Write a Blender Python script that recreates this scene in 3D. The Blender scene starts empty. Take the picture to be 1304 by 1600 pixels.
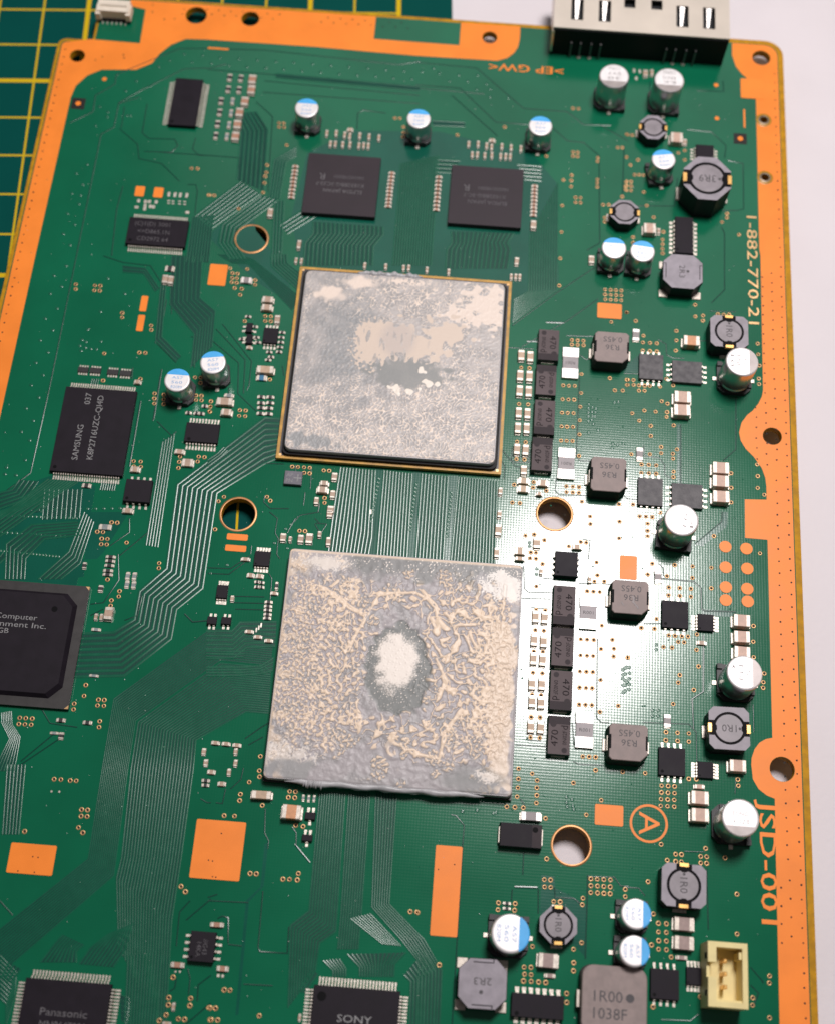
import bpy, math, random
import numpy as np
from mathutils import Matrix, Vector
from mathutils.geometry import delaunay_2d_cdt

MM = 0.001                                   # everything below is written in millimetres on the board, built in metres
scene = bpy.context.scene
CAM_LOC = (4.15, -96.68, 232.31)
CAM_ROT = ((0.997068, -0.074727, 0.016487), (0.075317, 0.920183, -0.384176), (0.013538, 0.384291, 0.923113))
CAM_F = 1.31462

# ---------------------------------------------------------------- camera
cam = bpy.data.cameras.new('camera')
cam.sensor_fit = 'VERTICAL'; cam.sensor_height = 24.0; cam.lens = CAM_F * 24.0
cam.clip_start = 0.005; cam.clip_end = 20.0
cam.dof.use_dof = True; cam.dof.focus_distance = 0.243; cam.dof.aperture_fstop = 9.5
cam_ob = bpy.data.objects.new('camera', cam); scene.collection.objects.link(cam_ob)
cam_ob.matrix_world = Matrix.Translation(Vector(CAM_LOC) * MM) @ Matrix(CAM_ROT).to_4x4()
scene.camera = cam_ob

# ---------------------------------------------------------------- light: a dim room and one lamp beyond the far right corner of the board
world = bpy.data.worlds.new('World'); scene.world = world; world.use_nodes = True
bg = world.node_tree.nodes['Background']; bg.inputs[0].default_value = (1.0, 0.93, 0.93, 1); bg.inputs[1].default_value = 0.09
def lamp(name, loc, target, size, length, power, color):
    d = bpy.data.lights.new(name, 'AREA'); d.shape = 'ELLIPSE'; d.size = size * MM; d.size_y = length * MM; d.energy = power; d.color = color
    o = bpy.data.objects.new(name, d); scene.collection.objects.link(o)
    o.location = Vector(loc) * MM
    o.rotation_euler = (Vector(target) * MM - o.location).to_track_quat('-Z', 'Y').to_euler()
lamp('desk_lamp', (78, 142, 464), (20, 10, 0), 95, 145, 2.45, (1.0, 0.94, 0.93))
lamp('far_fill_light', (60, 1050, 1250), (0, 40, 0), 900, 900, 1.6, (1.0, 0.95, 0.96))  # added soft fill standing in for bright room surfaces, veils the far half
vs = scene.view_settings
vs.view_transform = 'Standard'; vs.look = 'None'; vs.gamma = 1.0; vs.exposure = 0.0; vs.use_curve_mapping = False
scene.cycles.use_denoising = True

CHIPS = [
(-56.15,89.8,5.91,12.41,1.0,'chip','lr',24,'slim black chip with silver pins down both long sides near the top copper corner',[]),
(-57.25,56.77,12.2,6.45,1.0,'chip','tb',24,'wide black chip with faint three-line print below two square copper pads',[('(C)1(D) 3001',-0.1,0.26,0.95,0,0.35),('<>D865.1N',-0.06,0,0.95,0,0.35),('CD2972 64',-0.06,-0.27,0.95,0,0.35)]),
(-21.06,71.34,15.12,14.93,1.2,'mem','',0,'square dark memory chip with upside-down print,first of two above the big processor',[('ELPIDA JAPAN',0.02,-0.1,0.9,180,0.6),('X1032BBG-3C32-F',-0.02,-0.0,0.9,180,0.6),('10050D9E001',0.09,0.13,0.8,180,0.4),('R',-0.28,0.12,1.6,180,0.7)]),
(8.76,71.06,14.98,14.53,1.2,'mem','',0,'square dark memory chip with fainter upside-down print,nearer the row of silver-topped capacitors',[('ELPIDA JAPAN',0.02,-0.1,0.9,180,0.35),('X1032BBG-3C-F',-0.02,0.0,0.9,180,0.35),('10050D9E001',0.09,0.13,0.8,180,0.25),('R',-0.28,0.12,1.6,180,0.5)]),
(-62.56,11.34,13.82,17.94,1.05,'chip','tb',28,'tall black flash memory chip with large grey sideways lettering',[('SAMSUNG',-0.19,-0.15,1.15,90,1),('037',-0.16,0.37,1.15,90,1),('K8P2716UZC-QI4D',0.02,0.04,1.15,90,1)]),
(-52.24,-0.43,5.0,4.56,1.3,'chip','tb',4,'small eight-pin black chip at the lower corner of the flash memory',[]),
(-42.02,12.59,6.44,4.06,1.0,'chip','tb',10,'narrow black chip with pins above and below,under the two blue-topped capacitors',[]),
(-31.55,34.81,2.93,3.47,0.9,'chip','tb',4,'tiny black chip ringed by small parts beside the big processor',[]),(-35.93,36.28,1.27,2.13,0.9,'chip','lr',2,'',[]),
(-35.62,33.74,1.27,2.11,0.9,'chip','lr',2,'',[]),
(-23.73,4.73,3.41,2.8,0.9,'mod','',0,'small grey square module with a white cross mark under the big processor',[('AP',-0.2,0.2,0.75,0,1.2),('PN',-0.2,-0.22,0.75,0,1.2),('+',0.25,0,2.2,0,1.2)]),
(-27.61,-11.88,2.9,2.92,0.9,'chip','tb',5,'small black chip below two stacked copper bars',[]),
(-34.07,-18.79,2.05,2.55,0.9,'chip','tb',4,'tiny black chip with four pins a side above two transistors',[]),(-35.18,-24.37,1.74,1.47,0.9,'chip','tb',2,'',[]),
(-32.62,-24.23,1.8,1.38,0.9,'chip','tb',2,'',[]),
(-29.22,-80.16,4.18,4.8,1.4,'chip','lr',4,'eight-pin black chip standing below the square bare copper pad',[('//G43',0.12,0,0.75,-90,0.35),('14KA',-0.12,-0.1,0.75,-90,0.35)]),
(25.81,-85.14,8.5,3.69,1.4,'chip','tb',7,'black chip with seven pins a side between two big inductors at the bottom',[]),
(47.94,-16.62,4.85,5.19,0.9,'chip','tb',4,'square black power chip beside the scratched grey inductor',[]),
(47.44,-43.54,4.67,4.92,0.9,'chip','tb',4,'square black power chip next to the lowest of the four grey-brown inductors',[]),
(53.49,-17.68,2.94,3.23,0.8,'chip','lr',5,'small black chip left of three stacked brown capacitors',[]),
(53.28,-44.51,2.78,2.9,0.8,'chip','lr',5,'small black chip under the square shielded inductor near the board edge hole',[]),
(46.36,-80.2,4.7,4.75,1.0,'chip','tb',4,'square black power chip below two blue-topped capacitors at the bottom',[]),
(51.15,-78.57,2.52,2.82,0.8,'chip','tb',4,'small black chip beside the cream connector',[]),
(43.16,34.02,4.76,5.58,0.9,'dusty','tb',4,'dusty square black power chip beside the topmost grey-brown inductor',[]),
(50.19,33.45,5.9,4.85,0.9,'dusty','lr',4,'dusty wide black power chip left of the tall silver capacitor',[]),
(43.24,7.29,4.73,5.65,0.9,'dusty','tb',4,'dusty square power chip below the first pair of brown capacitors',[('5O9L',0,0,0.8,180,0.3)]),
(50.15,7.02,5.86,4.98,0.9,'dusty','lr',4,'dusty power chip partly hidden behind a tall silver capacitor',[]),
(27.9,-8.71,4.22,4.81,1.6,'chip','lr',4,'black eight-pin chip with a white dot below the pale mounting hole',[]),
(53.91,86.03,3.75,3.5,1.4,'chip','lr',4,'eight-pin black chip tucked behind the large round inductor',[]),
(49.54,64.85,3.71,8.83,1.4,'chip','lr',8,'black chip with eight pins a side between two large inductors',[]),]
TANTALUM = [
(22.89,36.71,4.13,6.97,-90,'topmost'),(22.71,28.9,4.02,6.67,90,'second'),(22.72,20.82,4.04,7.44,-90,'third'),(22.56,13.02,3.99,7.03,90,'fourth'),(27.76,-16.77,4.1,7.55,-90,'fifth'),
(27.74,-24.62,4.05,7.22,90,'sixth'),(27.75,-32.59,4.06,7.27,-90,'seventh'),(27.66,-40.65,4.0,6.94,90,'lowest'),]
SHUNTS = [
(27.4,33.72,3.18,6.78,180,'topmost'),(27.32,11.96,3.23,6.42,180,'second'),(32.26,-17.43,3.17,6.33,0,'third'),(32.18,-39.09,3.18,6.39,0,'lowest'),]
MOULDED = [
(35.02,36.22,6.61,6.69,3.6,'topmost'),(34.97,8.99,6.58,6.95,3.6,'second'),(39.38,-14.93,6.57,6.33,3.6,'third'),(39.44,-41.41,6.63,6.36,3.6,'lowest'),]
ROUND_COILS = [
(42.75,90.24,5.64,6.09,2.8,0,'lr','',0,'small dark round inductor below the two silver capacitors by the steel connector'),
(37.11,68.42,5.89,5.78,2.8,0,'lr','',0,'small dark round inductor above the pair of blue-topped capacitors'),
(53.32,75.61,9.6,10.48,6.2,0,'lr','3R9',180,'tall dark round inductor with gold contacts,the biggest near the top edge'),
(57.81,41.37,7.37,7.0,4.0,1,'tb','1R0',-90,'square shielded inductor standing behind a tall silver capacitor'),
(56.74,-37.66,7.02,7.48,4.0,1,'lr','1R0',180,'square shielded inductor with upside-down print near the lower edge hole'),
(48.89,-64.71,7.37,6.98,4.0,1,'tb','1R0',-90,'square shielded inductor with sideways print below the circled letter'),
(28.51,-72.49,6.11,5.92,3.0,0,'tb','1R0',-90,'round shielded inductor with gold tabs beside the large blue-topped capacitor'),]
OCT_COILS = [
(48.83,54.62,7.94,7.95,3.6,-90,'grey eight-sided inductor with sideways print below the long row of chip pins'),
(16.63,-82.54,7.81,7.75,3.6,180,'grey eight-sided inductor with upside-down print at the bottom'),]
BIG_COIL = (37.79, -83.46, 10.47, 9.66, 3.8)
ELECTROLYTIC = [
(-29.67,86.57,5,5.8,'b',90,'blue-topped capacitor standing over the first memory chip corner'),(-6.3,85.84,5,5.8,'b',90,'blue-topped capacitor between the two memory chips'),
(18.91,86.19,5,5.8,'b',90,'blue-topped capacitor over the second memory chip corner'),(33.67,98.85,6.3,7.7,'s',-90,'silver capacitor nearest the steel connector edge,first of two'),
(45.21,98.79,6.3,7.7,'s',-90,'silver capacitor in front of the steel connector,second of two'),(44.47,79.91,5,5.8,'b',100,'blue-topped capacitor beside the tall round inductor'),
(34.72,57.55,5,5.8,'b',90,'left one of two touching blue-topped capacitors'),(40.39,57.28,5,5.8,'b',85,'right one of two touching blue-topped capacitors'),
(-47.27,20.95,5,5.8,'b',90,'blue-topped capacitor nearer the flash memory,front of the pair'),(-41.03,25.28,5,5.8,'b',100,'blue-topped capacitor behind the pair beside the flash memory'),
(59.31,32.77,6.3,7.7,'s',0,'silver capacitor overlapping the square inductor by the copper edge'),(47.78,-0.84,6.3,7.7,'s',175,'silver capacitor standing over a dusty power chip'),
(58.68,-28.62,6.3,7.7,'s',0,'silver capacitor covering the lowest of three brown capacitors'),(57.56,-53.58,6.3,7.7,'s',-90,'silver capacitor at the start of the large printed board code'),
(20.56,-74.69,6.3,5.8,'b',0,'largest blue-marked capacitor at the bottom of the board'),(40.78,-70.07,5,5.8,'b',0,'upper one of two small blue-marked capacitors at the bottom'),
(40.59,-75.86,5,5.8,'b',0,'lower one of two small blue-marked capacitors at the bottom'),]
PASSIVES = [
(-42.82,97.23,1.6,2.3,0.8,'y','r'),(-42.72,94.41,1.6,2.2,0.8,'y','r'),(-43.72,91.31,1.6,2.2,0.8,'y','r'),(-44.49,88.33,1.6,2.2,0.8,'y','r'),(-44.5,85.14,1.6,2.2,0.8,'y','r'),
(-44.55,82.07,1.6,2.2,0.8,'y','r'),(-47.81,97.58,1.0,1.8,0.4,'y','k'),(-45.44,97.65,1.0,1.7,0.4,'y','k'),(-47.76,94.49,1.0,1.7,0.4,'y','k'),(-45.42,94.52,1.0,1.7,0.4,'y','k'),
(-48.83,91.28,1.0,1.7,0.4,'y','k'),(-48.78,88.28,1.0,1.7,0.4,'y','k'),(-48.79,85.22,1.0,1.7,0.4,'y','k'),(-48.79,82.14,0.9,1.7,0.4,'y','k'),(-46.42,91.4,0.8,1.7,0.4,'y','g'),
(-46.33,88.28,0.8,1.7,0.4,'y','g'),(-46.37,85.18,0.8,1.7,0.4,'y','g'),(-46.39,82.14,0.8,1.7,0.4,'y','g'),(-25.51,84.7,0.6,1.6,0.5,'y','b'),(-23.54,84.87,0.6,1.6,0.5,'y','b'),
(-21.72,84.61,0.6,1.6,0.5,'y','b'),(-20.64,84.37,0.6,1.6,0.5,'y','b'),(-18.54,84.67,0.6,1.6,0.5,'y','b'),(-16.54,84.55,0.6,1.6,0.5,'y','b'),(-14.48,84.48,0.6,1.6,0.5,'y','b'),
(-24.49,82.07,0.6,1.6,0.5,'y','b'),(-23.47,82.15,0.6,1.6,0.5,'y','b'),(-21.89,82.08,0.6,1.6,0.5,'y','b'),(-20.43,82.21,0.6,1.6,0.5,'y','b'),(-18.51,82.16,0.6,1.6,0.5,'y','b'),
(-17.5,82.25,0.6,1.6,0.5,'y','b'),(-16.54,82.21,0.6,1.6,0.5,'y','b'),(-20.73,86.04,1.0,1.0,0.5,'x','b'),(4.39,84.47,0.6,1.6,0.5,'y','b'),(6.37,84.64,0.6,1.6,0.5,'y','b'),
(8.16,84.38,0.6,1.6,0.5,'y','b'),(9.23,84.13,0.6,1.6,0.5,'y','b'),(11.34,84.44,0.6,1.6,0.5,'y','b'),(13.32,84.32,0.6,1.6,0.5,'y','b'),(15.38,84.25,0.6,1.6,0.5,'y','b'),(5.3,81.84,0.6,1.6,0.5,'y','b'),
(6.32,81.92,0.6,1.6,0.5,'y','b'),(7.89,81.85,0.6,1.6,0.5,'y','b'),(9.35,81.98,0.6,1.6,0.5,'y','b'),(11.26,81.93,0.6,1.6,0.5,'y','b'),(12.28,82.02,0.6,1.6,0.5,'y','b'),
(13.23,81.98,0.6,1.6,0.5,'y','b'),(9.21,85.81,1.0,1.0,0.5,'x','b'),(-31.22,75.76,1.0,0.7,0.4,'x','r'),(-31.22,74.78,1.0,0.7,0.4,'x','r'),(-31.22,73.81,1.0,0.7,0.4,'x','r'),
(-31.22,72.84,1.0,0.7,0.4,'x','r'),(-31.22,71.87,1.0,0.7,0.4,'x','r'),(-31.21,70.91,1.0,0.7,0.4,'x','r'),(-31.21,69.94,1.0,0.7,0.4,'x','r'),(-31.21,68.98,1.0,0.7,0.4,'x','r'),
(-31.21,68.02,1.0,0.7,0.4,'x','r'),(-11.06,75.84,1.0,0.7,0.4,'x','r'),(-11.06,74.91,1.0,0.7,0.4,'x','r'),(-11.07,73.98,1.0,0.7,0.4,'x','r'),(-11.08,73.05,1.0,0.7,0.4,'x','r'),
(-11.09,72.12,1.0,0.7,0.4,'x','r'),(-11.1,71.2,1.0,0.7,0.4,'x','r'),(-11.11,70.28,1.0,0.7,0.4,'x','r'),(-11.12,69.36,1.0,0.7,0.4,'x','r'),(-11.13,68.44,1.0,0.7,0.4,'x','r'),
(-11.14,67.53,1.0,0.7,0.4,'x','r'),(-1.32,75.65,1.0,0.7,0.4,'x','r'),(-1.32,74.63,1.0,0.7,0.4,'x','r'),(-1.31,73.62,1.0,0.7,0.4,'x','r'),(-1.31,72.6,1.0,0.7,0.4,'x','r'),
(-1.31,71.59,1.0,0.7,0.4,'x','r'),(-1.3,70.58,1.0,0.7,0.4,'x','r'),(-1.3,69.57,1.0,0.7,0.4,'x','r'),(-1.3,68.57,1.0,0.7,0.4,'x','r'),(-1.29,67.56,1.0,0.7,0.4,'x','r'),(18.7,75.12,1.0,0.7,0.4,'x','r'),
(18.7,74.21,1.0,0.7,0.4,'x','r'),(18.7,73.3,1.0,0.7,0.4,'x','r'),(18.71,72.39,1.0,0.7,0.4,'x','r'),(18.71,71.48,1.0,0.7,0.4,'x','r'),(18.71,70.57,1.0,0.7,0.4,'x','r'),
(18.71,69.67,1.0,0.7,0.4,'x','r'),(18.71,68.77,1.0,0.7,0.4,'x','r'),(18.71,67.87,1.0,0.7,0.4,'x','r'),(18.82,65.21,1.2,2.0,0.8,'y','b'),(-35.04,63.68,1.1,2.1,0.7,'y','b'),
(-28.31,56.46,0.8,2.1,0.7,'y','b'),(-37.91,47.26,2.0,1.4,0.6,'x','w'),(-33.06,42.96,2.1,1.4,1.0,'x','b'),(-33.0,41.13,2.0,1.4,1.0,'x','b'),(-38.59,19.66,3.0,1.6,1.0,'x','b'),
(-37.98,17.37,1.9,1.4,1.0,'x','b'),(-17.82,4.1,1.4,1.0,1.0,'x','b'),(-17.99,2.76,1.9,1.3,1.0,'x','b'),(-31.63,27.11,3.2,1.6,1.2,'x','B'),(-32.24,25.58,1.8,1.2,0.5,'x','u'),
(-30.71,38.68,1.1,1.9,0.7,'y','b'),(-16.04,5.72,1.1,1.5,0.7,'y','b'),(-16.05,2.05,1.0,1.5,0.7,'y','b'),(-18.93,0.49,0.9,1.4,0.7,'y','b'),(-16.1,-1.09,1.3,1.4,0.7,'y','b'),
(-31.83,21.51,1.2,0.7,0.35,'x','k'),(-30.11,21.58,1.2,0.7,0.35,'x','k'),(-31.67,20.22,1.2,0.7,0.35,'x','k'),(-29.96,20.36,1.2,0.7,0.35,'x','k'),(-31.55,19.17,1.2,0.7,0.35,'x','k'),
(-30.05,19.19,1.2,0.7,0.35,'x','k'),(-31.56,17.95,1.2,0.7,0.35,'x','k'),(-30.0,18.01,1.2,0.7,0.35,'x','k'),(-38.08,21.24,1.6,0.8,0.4,'x','g'),(-29.4,36.04,0.9,0.6,0.35,'x','k'),
(-29.44,34.94,0.9,0.6,0.35,'x','k'),(-29.47,33.84,0.9,0.6,0.35,'x','k'),(-29.51,32.74,0.9,0.6,0.35,'x','k'),(-29.54,31.65,0.9,0.6,0.35,'x','k'),(-31.44,31.49,0.9,0.6,0.35,'x','k'),
(-30.98,30.37,0.9,0.6,0.35,'x','k'),(-31.48,29.67,0.9,0.6,0.35,'x','k'),(-33.91,33.47,0.9,0.6,0.35,'x','k'),(-34.36,34.53,0.9,0.6,0.35,'x','k'),(-36.53,39.07,0.9,0.6,0.35,'x','k'),
(-37.16,33.86,0.9,0.6,0.35,'x','k'),(-34.97,36.87,0.9,0.6,0.35,'x','k'),(-35.45,32.09,0.9,0.8,0.5,'x','b'),(-28.51,52.79,0.6,1.3,0.5,'y','b'),(-27.43,52.76,0.6,1.3,0.5,'y','b'),
(-14.62,52.81,0.6,1.3,0.5,'y','b'),(-10.37,52.9,0.6,1.3,0.5,'y','b'),(-6.76,52.89,0.6,1.3,0.5,'y','b'),(-5.72,52.98,0.6,1.3,0.5,'y','b'),(-2.13,52.82,0.6,1.3,0.5,'y','b'),
(2.3,52.7,0.6,1.3,0.5,'y','b'),(-54.13,46.1,1.1,1.9,0.7,'y','b'),(-52.97,46.0,1.1,1.9,0.7,'y','b'),(-53.59,48.81,1.6,1.3,0.4,'x','k'),(-53.59,4.16,1.6,1.2,0.7,'x','b'),
(-53.63,-4.3,1.8,1.0,0.7,'x','b'),(-45.78,8.51,1.7,1.0,0.7,'x','b'),(-43.92,6.3,2.0,1.6,0.7,'x','b'),(-56.01,22.61,1.1,0.9,0.7,'x','b'),(-45.32,16.96,0.9,0.7,0.4,'x','k'),
(-43.76,16.99,0.9,0.7,0.4,'x','k'),(-42.81,16.93,0.9,0.7,0.4,'x','k'),(-42.42,18.6,0.9,0.7,0.4,'x','k'),(-62.2,0.25,1.4,0.9,0.4,'x','k'),(-57.35,-7.82,2.0,1.1,0.4,'x','g'),
(-55.37,-13.53,1.5,0.6,0.35,'x','k'),(-55.38,-14.39,1.5,0.6,0.35,'x','k'),(-55.38,-15.27,1.5,0.6,0.35,'x','k'),(-55.43,-16.23,1.5,0.6,0.35,'x','k'),(-55.39,-17.01,1.5,0.6,0.35,'x','k'),
(-53.87,-24.58,1.5,2.3,1.0,'y','b'),(-56.11,-25.27,0.6,1.1,0.5,'y','b'),(-55.18,-25.26,0.6,1.1,0.5,'y','b'),(-59.93,-15.66,0.7,1.1,0.4,'y','k'),(-56.19,-19.83,0.9,1.1,0.4,'y','k'),
(-51.68,-17.01,0.8,1.3,0.3,'y','g'),(-50.49,-17.01,0.8,1.3,0.3,'y','g'),(-51.57,-18.64,0.8,1.2,0.3,'y','g'),(-50.38,-18.64,0.8,1.2,0.3,'y','g'),(-59.12,-44.48,1.3,0.7,0.4,'x','k'),
(-54.4,-44.54,1.3,0.7,0.4,'x','k'),(-58.54,-47.22,0.9,1.0,0.4,'y','k'),(-59.86,-46.82,1.2,0.5,0.3,'x','g'),(-55.71,-27.56,1.4,0.6,0.3,'x','g'),(-54.72,-36.06,1.4,0.5,0.3,'x','g'),
(-33.45,-48.05,0.8,1.0,0.4,'y','b'),(-32.9,-49.98,0.8,1.0,0.4,'y','b'),(-32.5,-52.99,1.1,0.6,0.35,'x','k'),(-32.45,-53.74,1.0,0.6,0.35,'x','k'),(-32.99,-83.23,1.9,0.9,0.6,'x','r'),
(-32.73,-89.68,0.6,1.0,0.5,'y','b'),(-33.43,-92.18,1.1,0.5,0.4,'x','b'),(-24.27,-7.3,1.1,1.5,0.7,'y','b'),(-22.96,-7.52,0.6,1.0,0.7,'y','b'),(-21.02,-7.36,1.1,1.5,0.7,'y','b'),
(-19.48,-7.14,1.3,1.9,0.7,'y','b'),(-15.85,-7.43,0.9,1.6,0.7,'y','b'),(-16.2,-1.87,1.1,1.3,0.7,'y','b'),(-17.64,-6.12,0.7,1.1,0.7,'y','b'),(-30.67,-12.07,1.4,0.7,0.5,'x','b'),
(-29.34,-15.13,1.1,0.9,0.5,'x','b'),(-27.7,-15.15,1.1,0.9,0.5,'x','b'),(-24.67,-18.2,1.1,0.7,0.5,'x','b'),(-28.31,-25.83,1.3,0.7,0.5,'x','b'),(-26.66,-26.68,1.2,0.7,0.5,'x','b'),
(-24.64,-27.21,1.2,0.7,0.5,'x','b'),(-28.03,-16.23,0.7,0.6,0.35,'x','k'),(-27.22,-16.32,0.7,0.6,0.35,'x','k'),(-27.97,-17.17,0.7,0.6,0.35,'x','k'),(-27.12,-17.16,0.7,0.6,0.35,'x','k'),
(-24.4,-16.74,0.6,1.3,0.4,'y','k'),(-32.14,-19.89,0.7,1.0,0.5,'y','b'),(-25.51,-19.95,1.1,0.6,0.4,'x','k'),(-25.53,-20.73,1.1,0.6,0.4,'x','k'),(-25.47,-21.49,1.1,0.6,0.4,'x','k'),
(-25.44,-22.26,1.1,0.6,0.4,'x','k'),(-25.44,-23.03,1.1,0.6,0.4,'x','k'),(-31.62,-46.36,1.2,0.7,0.5,'x','b'),(-29.78,-46.41,1.2,0.7,0.5,'x','b'),(-27.93,-46.5,1.2,0.7,0.5,'x','b'),
(-27.95,-47.64,0.7,1.0,0.5,'y','b'),(-27.76,-49.6,0.7,1.0,0.5,'y','b'),(-31.67,-51.47,1.1,0.8,0.5,'x','b'),(-29.66,-53.33,1.1,0.8,0.5,'x','b'),(-28.67,-51.24,0.7,1.0,0.5,'y','b'),
(-22.55,-54.82,3.3,1.4,1.3,'x','B'),(-17.09,-57.33,3.1,2.4,1.9,'x','O'),(-15.42,-54.62,0.5,0.9,0.3,'y','g'),(-14.53,-54.61,0.5,0.9,0.3,'y','g'),(-13.61,-54.57,0.5,0.9,0.3,'y','g'),
(-27.4,-76.48,1.9,0.8,0.6,'x','r'),(-25.56,-83.29,1.6,0.9,0.6,'x','r'),(-12.19,-89.76,0.5,0.9,0.4,'y','b'),(15.8,56.27,0.9,1.8,0.6,'y','b'),(14.9,52.61,0.6,1.3,0.5,'y','b'),
(15.78,52.68,0.6,1.3,0.5,'y','b'),(16.63,52.68,0.6,1.3,0.5,'y','b'),(17.75,34.54,1.3,2.3,0.9,'y','B'),(19.51,34.4,1.3,2.3,0.9,'y','B'),(17.71,30.04,1.3,2.3,0.9,'y','B'),
(19.51,30.01,1.3,2.3,0.9,'y','B'),(17.71,26.66,1.3,2.3,0.9,'y','B'),(19.5,26.63,1.3,2.3,0.9,'y','B'),(17.77,21.91,1.2,2.2,0.9,'y','B'),(19.49,21.88,1.2,2.2,0.9,'y','B'),
(17.77,18.61,1.2,2.2,0.9,'y','B'),(19.47,18.68,1.2,2.2,0.9,'y','B'),(17.83,14.14,1.2,2.2,0.9,'y','B'),(19.46,14.11,1.2,2.2,0.9,'y','B'),(19.35,9.91,1.2,1.8,0.8,'y','B'),
(15.15,5.21,0.8,1.4,0.8,'y','B'),(19.41,7.68,1.9,1.3,0.9,'x','B'),(19.43,5.95,1.9,1.4,0.9,'x','B'),(23.02,7.48,1.9,1.3,0.9,'x','B'),(22.44,5.26,1.0,0.7,0.9,'x','B'),(30.9,57.87,1.2,1.8,0.7,'y','b'),
(22.7,-19.04,1.2,2.2,0.9,'y','B'),(24.37,-19.06,1.2,2.2,0.9,'y','B'),(22.65,-23.47,1.2,2.2,0.9,'y','B'),(24.34,-23.58,1.2,2.2,0.9,'y','B'),(22.71,-26.94,1.2,2.2,0.9,'y','B'),
(24.34,-27.02,1.2,2.2,0.9,'y','B'),(22.62,-31.57,1.2,2.1,0.9,'y','B'),(24.37,-31.49,1.2,2.1,0.9,'y','B'),(22.76,-34.8,1.2,2.1,0.9,'y','B'),(24.36,-34.9,1.2,2.1,0.9,'y','B'),
(22.75,-39.3,1.2,2.1,0.9,'y','B'),(24.46,-39.31,1.2,2.1,0.9,'y','B'),(22.38,-4.7,1.3,2.0,0.8,'y','B'),(15.17,-2.69,1.2,2.2,0.8,'y','B'),(15.1,-7.21,0.9,1.8,0.8,'y','B'),
(15.21,0.51,0.8,1.3,0.8,'y','B'),(23.44,-10.2,0.6,1.2,0.8,'y','B'),(32.31,-11.07,0.6,1.3,0.8,'y','B'),(19.34,-6.52,1.8,1.5,0.9,'x','B'),(19.41,-8.08,1.6,0.8,0.9,'x','B'),
(29.8,-4.88,1.7,1.0,0.9,'x','B'),(47.92,89.12,2.5,2.6,1.6,'x','P'),(42.5,65.88,2.4,2.4,1.6,'x','P'),(49.94,88.9,0.8,1.5,0.5,'y','b'),(44.51,66.02,0.7,1.4,0.5,'y','b'),
(41.37,106.45,1.1,1.8,0.5,'y','b'),(42.74,106.79,0.8,1.6,0.5,'y','b'),(50.89,40.01,3.1,2.2,1.9,'x','O'),(49.11,27.38,3.1,2.5,1.9,'x','P'),(49.04,24.57,3.1,2.4,1.9,'x','P'),
(56.37,12.94,3.0,2.4,1.9,'x','P'),(56.28,10.15,3.0,2.4,1.9,'x','P'),(56.31,7.02,3.0,2.4,1.9,'x','P'),(40.19,41.21,1.4,2.6,0.5,'y','w'),(41.24,15.16,1.3,2.5,0.5,'y','w'),
(59.82,-17.16,2.9,2.3,1.9,'x','P'),(59.77,-20.16,2.8,2.2,1.9,'x','P'),(59.72,-23.06,2.8,2.2,1.9,'x','P'),(44.86,-9.47,1.3,2.3,0.5,'y','w'),(46.69,-36.3,1.3,2.1,0.5,'y','w'),
(52.75,-21.47,1.5,0.8,0.5,'x','b'),(58.62,-43.54,2.8,2.1,1.9,'x','P'),(52.08,-49.57,2.9,2.3,1.9,'x','P'),(52.06,-52.49,2.9,2.3,1.9,'x','P'),(52.22,-47.45,1.6,0.8,0.6,'x','P'),
(49.41,-70.55,3.2,2.2,1.6,'x','D'),(49.41,-73.57,3.1,2.2,1.6,'x','D'),(49.22,-75.84,1.6,0.7,0.5,'x','D'),(27.19,-78.07,3.1,2.3,1.7,'x','D'),(27.66,-80.27,1.5,0.7,0.5,'x','D'),
(23.4,-54.84,3.3,1.5,1.2,'x','w'),(20.1,-69.37,1.0,0.5,0.35,'x','k'),(20.14,-70.23,1.0,0.5,0.35,'x','k'),]
ARRAYS = [
(-66.99,24.54,2.07,1.15),(-64.61,24.56,2.2,1.15),(-61.2,24.48,2.2,1.14),(-58.72,24.44,2.26,1.14),]
SMALL_TRANSISTORS = [
(-13.9,-57.62,1.82,1.26),(-14.03,-61.31,1.81,1.13),]
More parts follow.
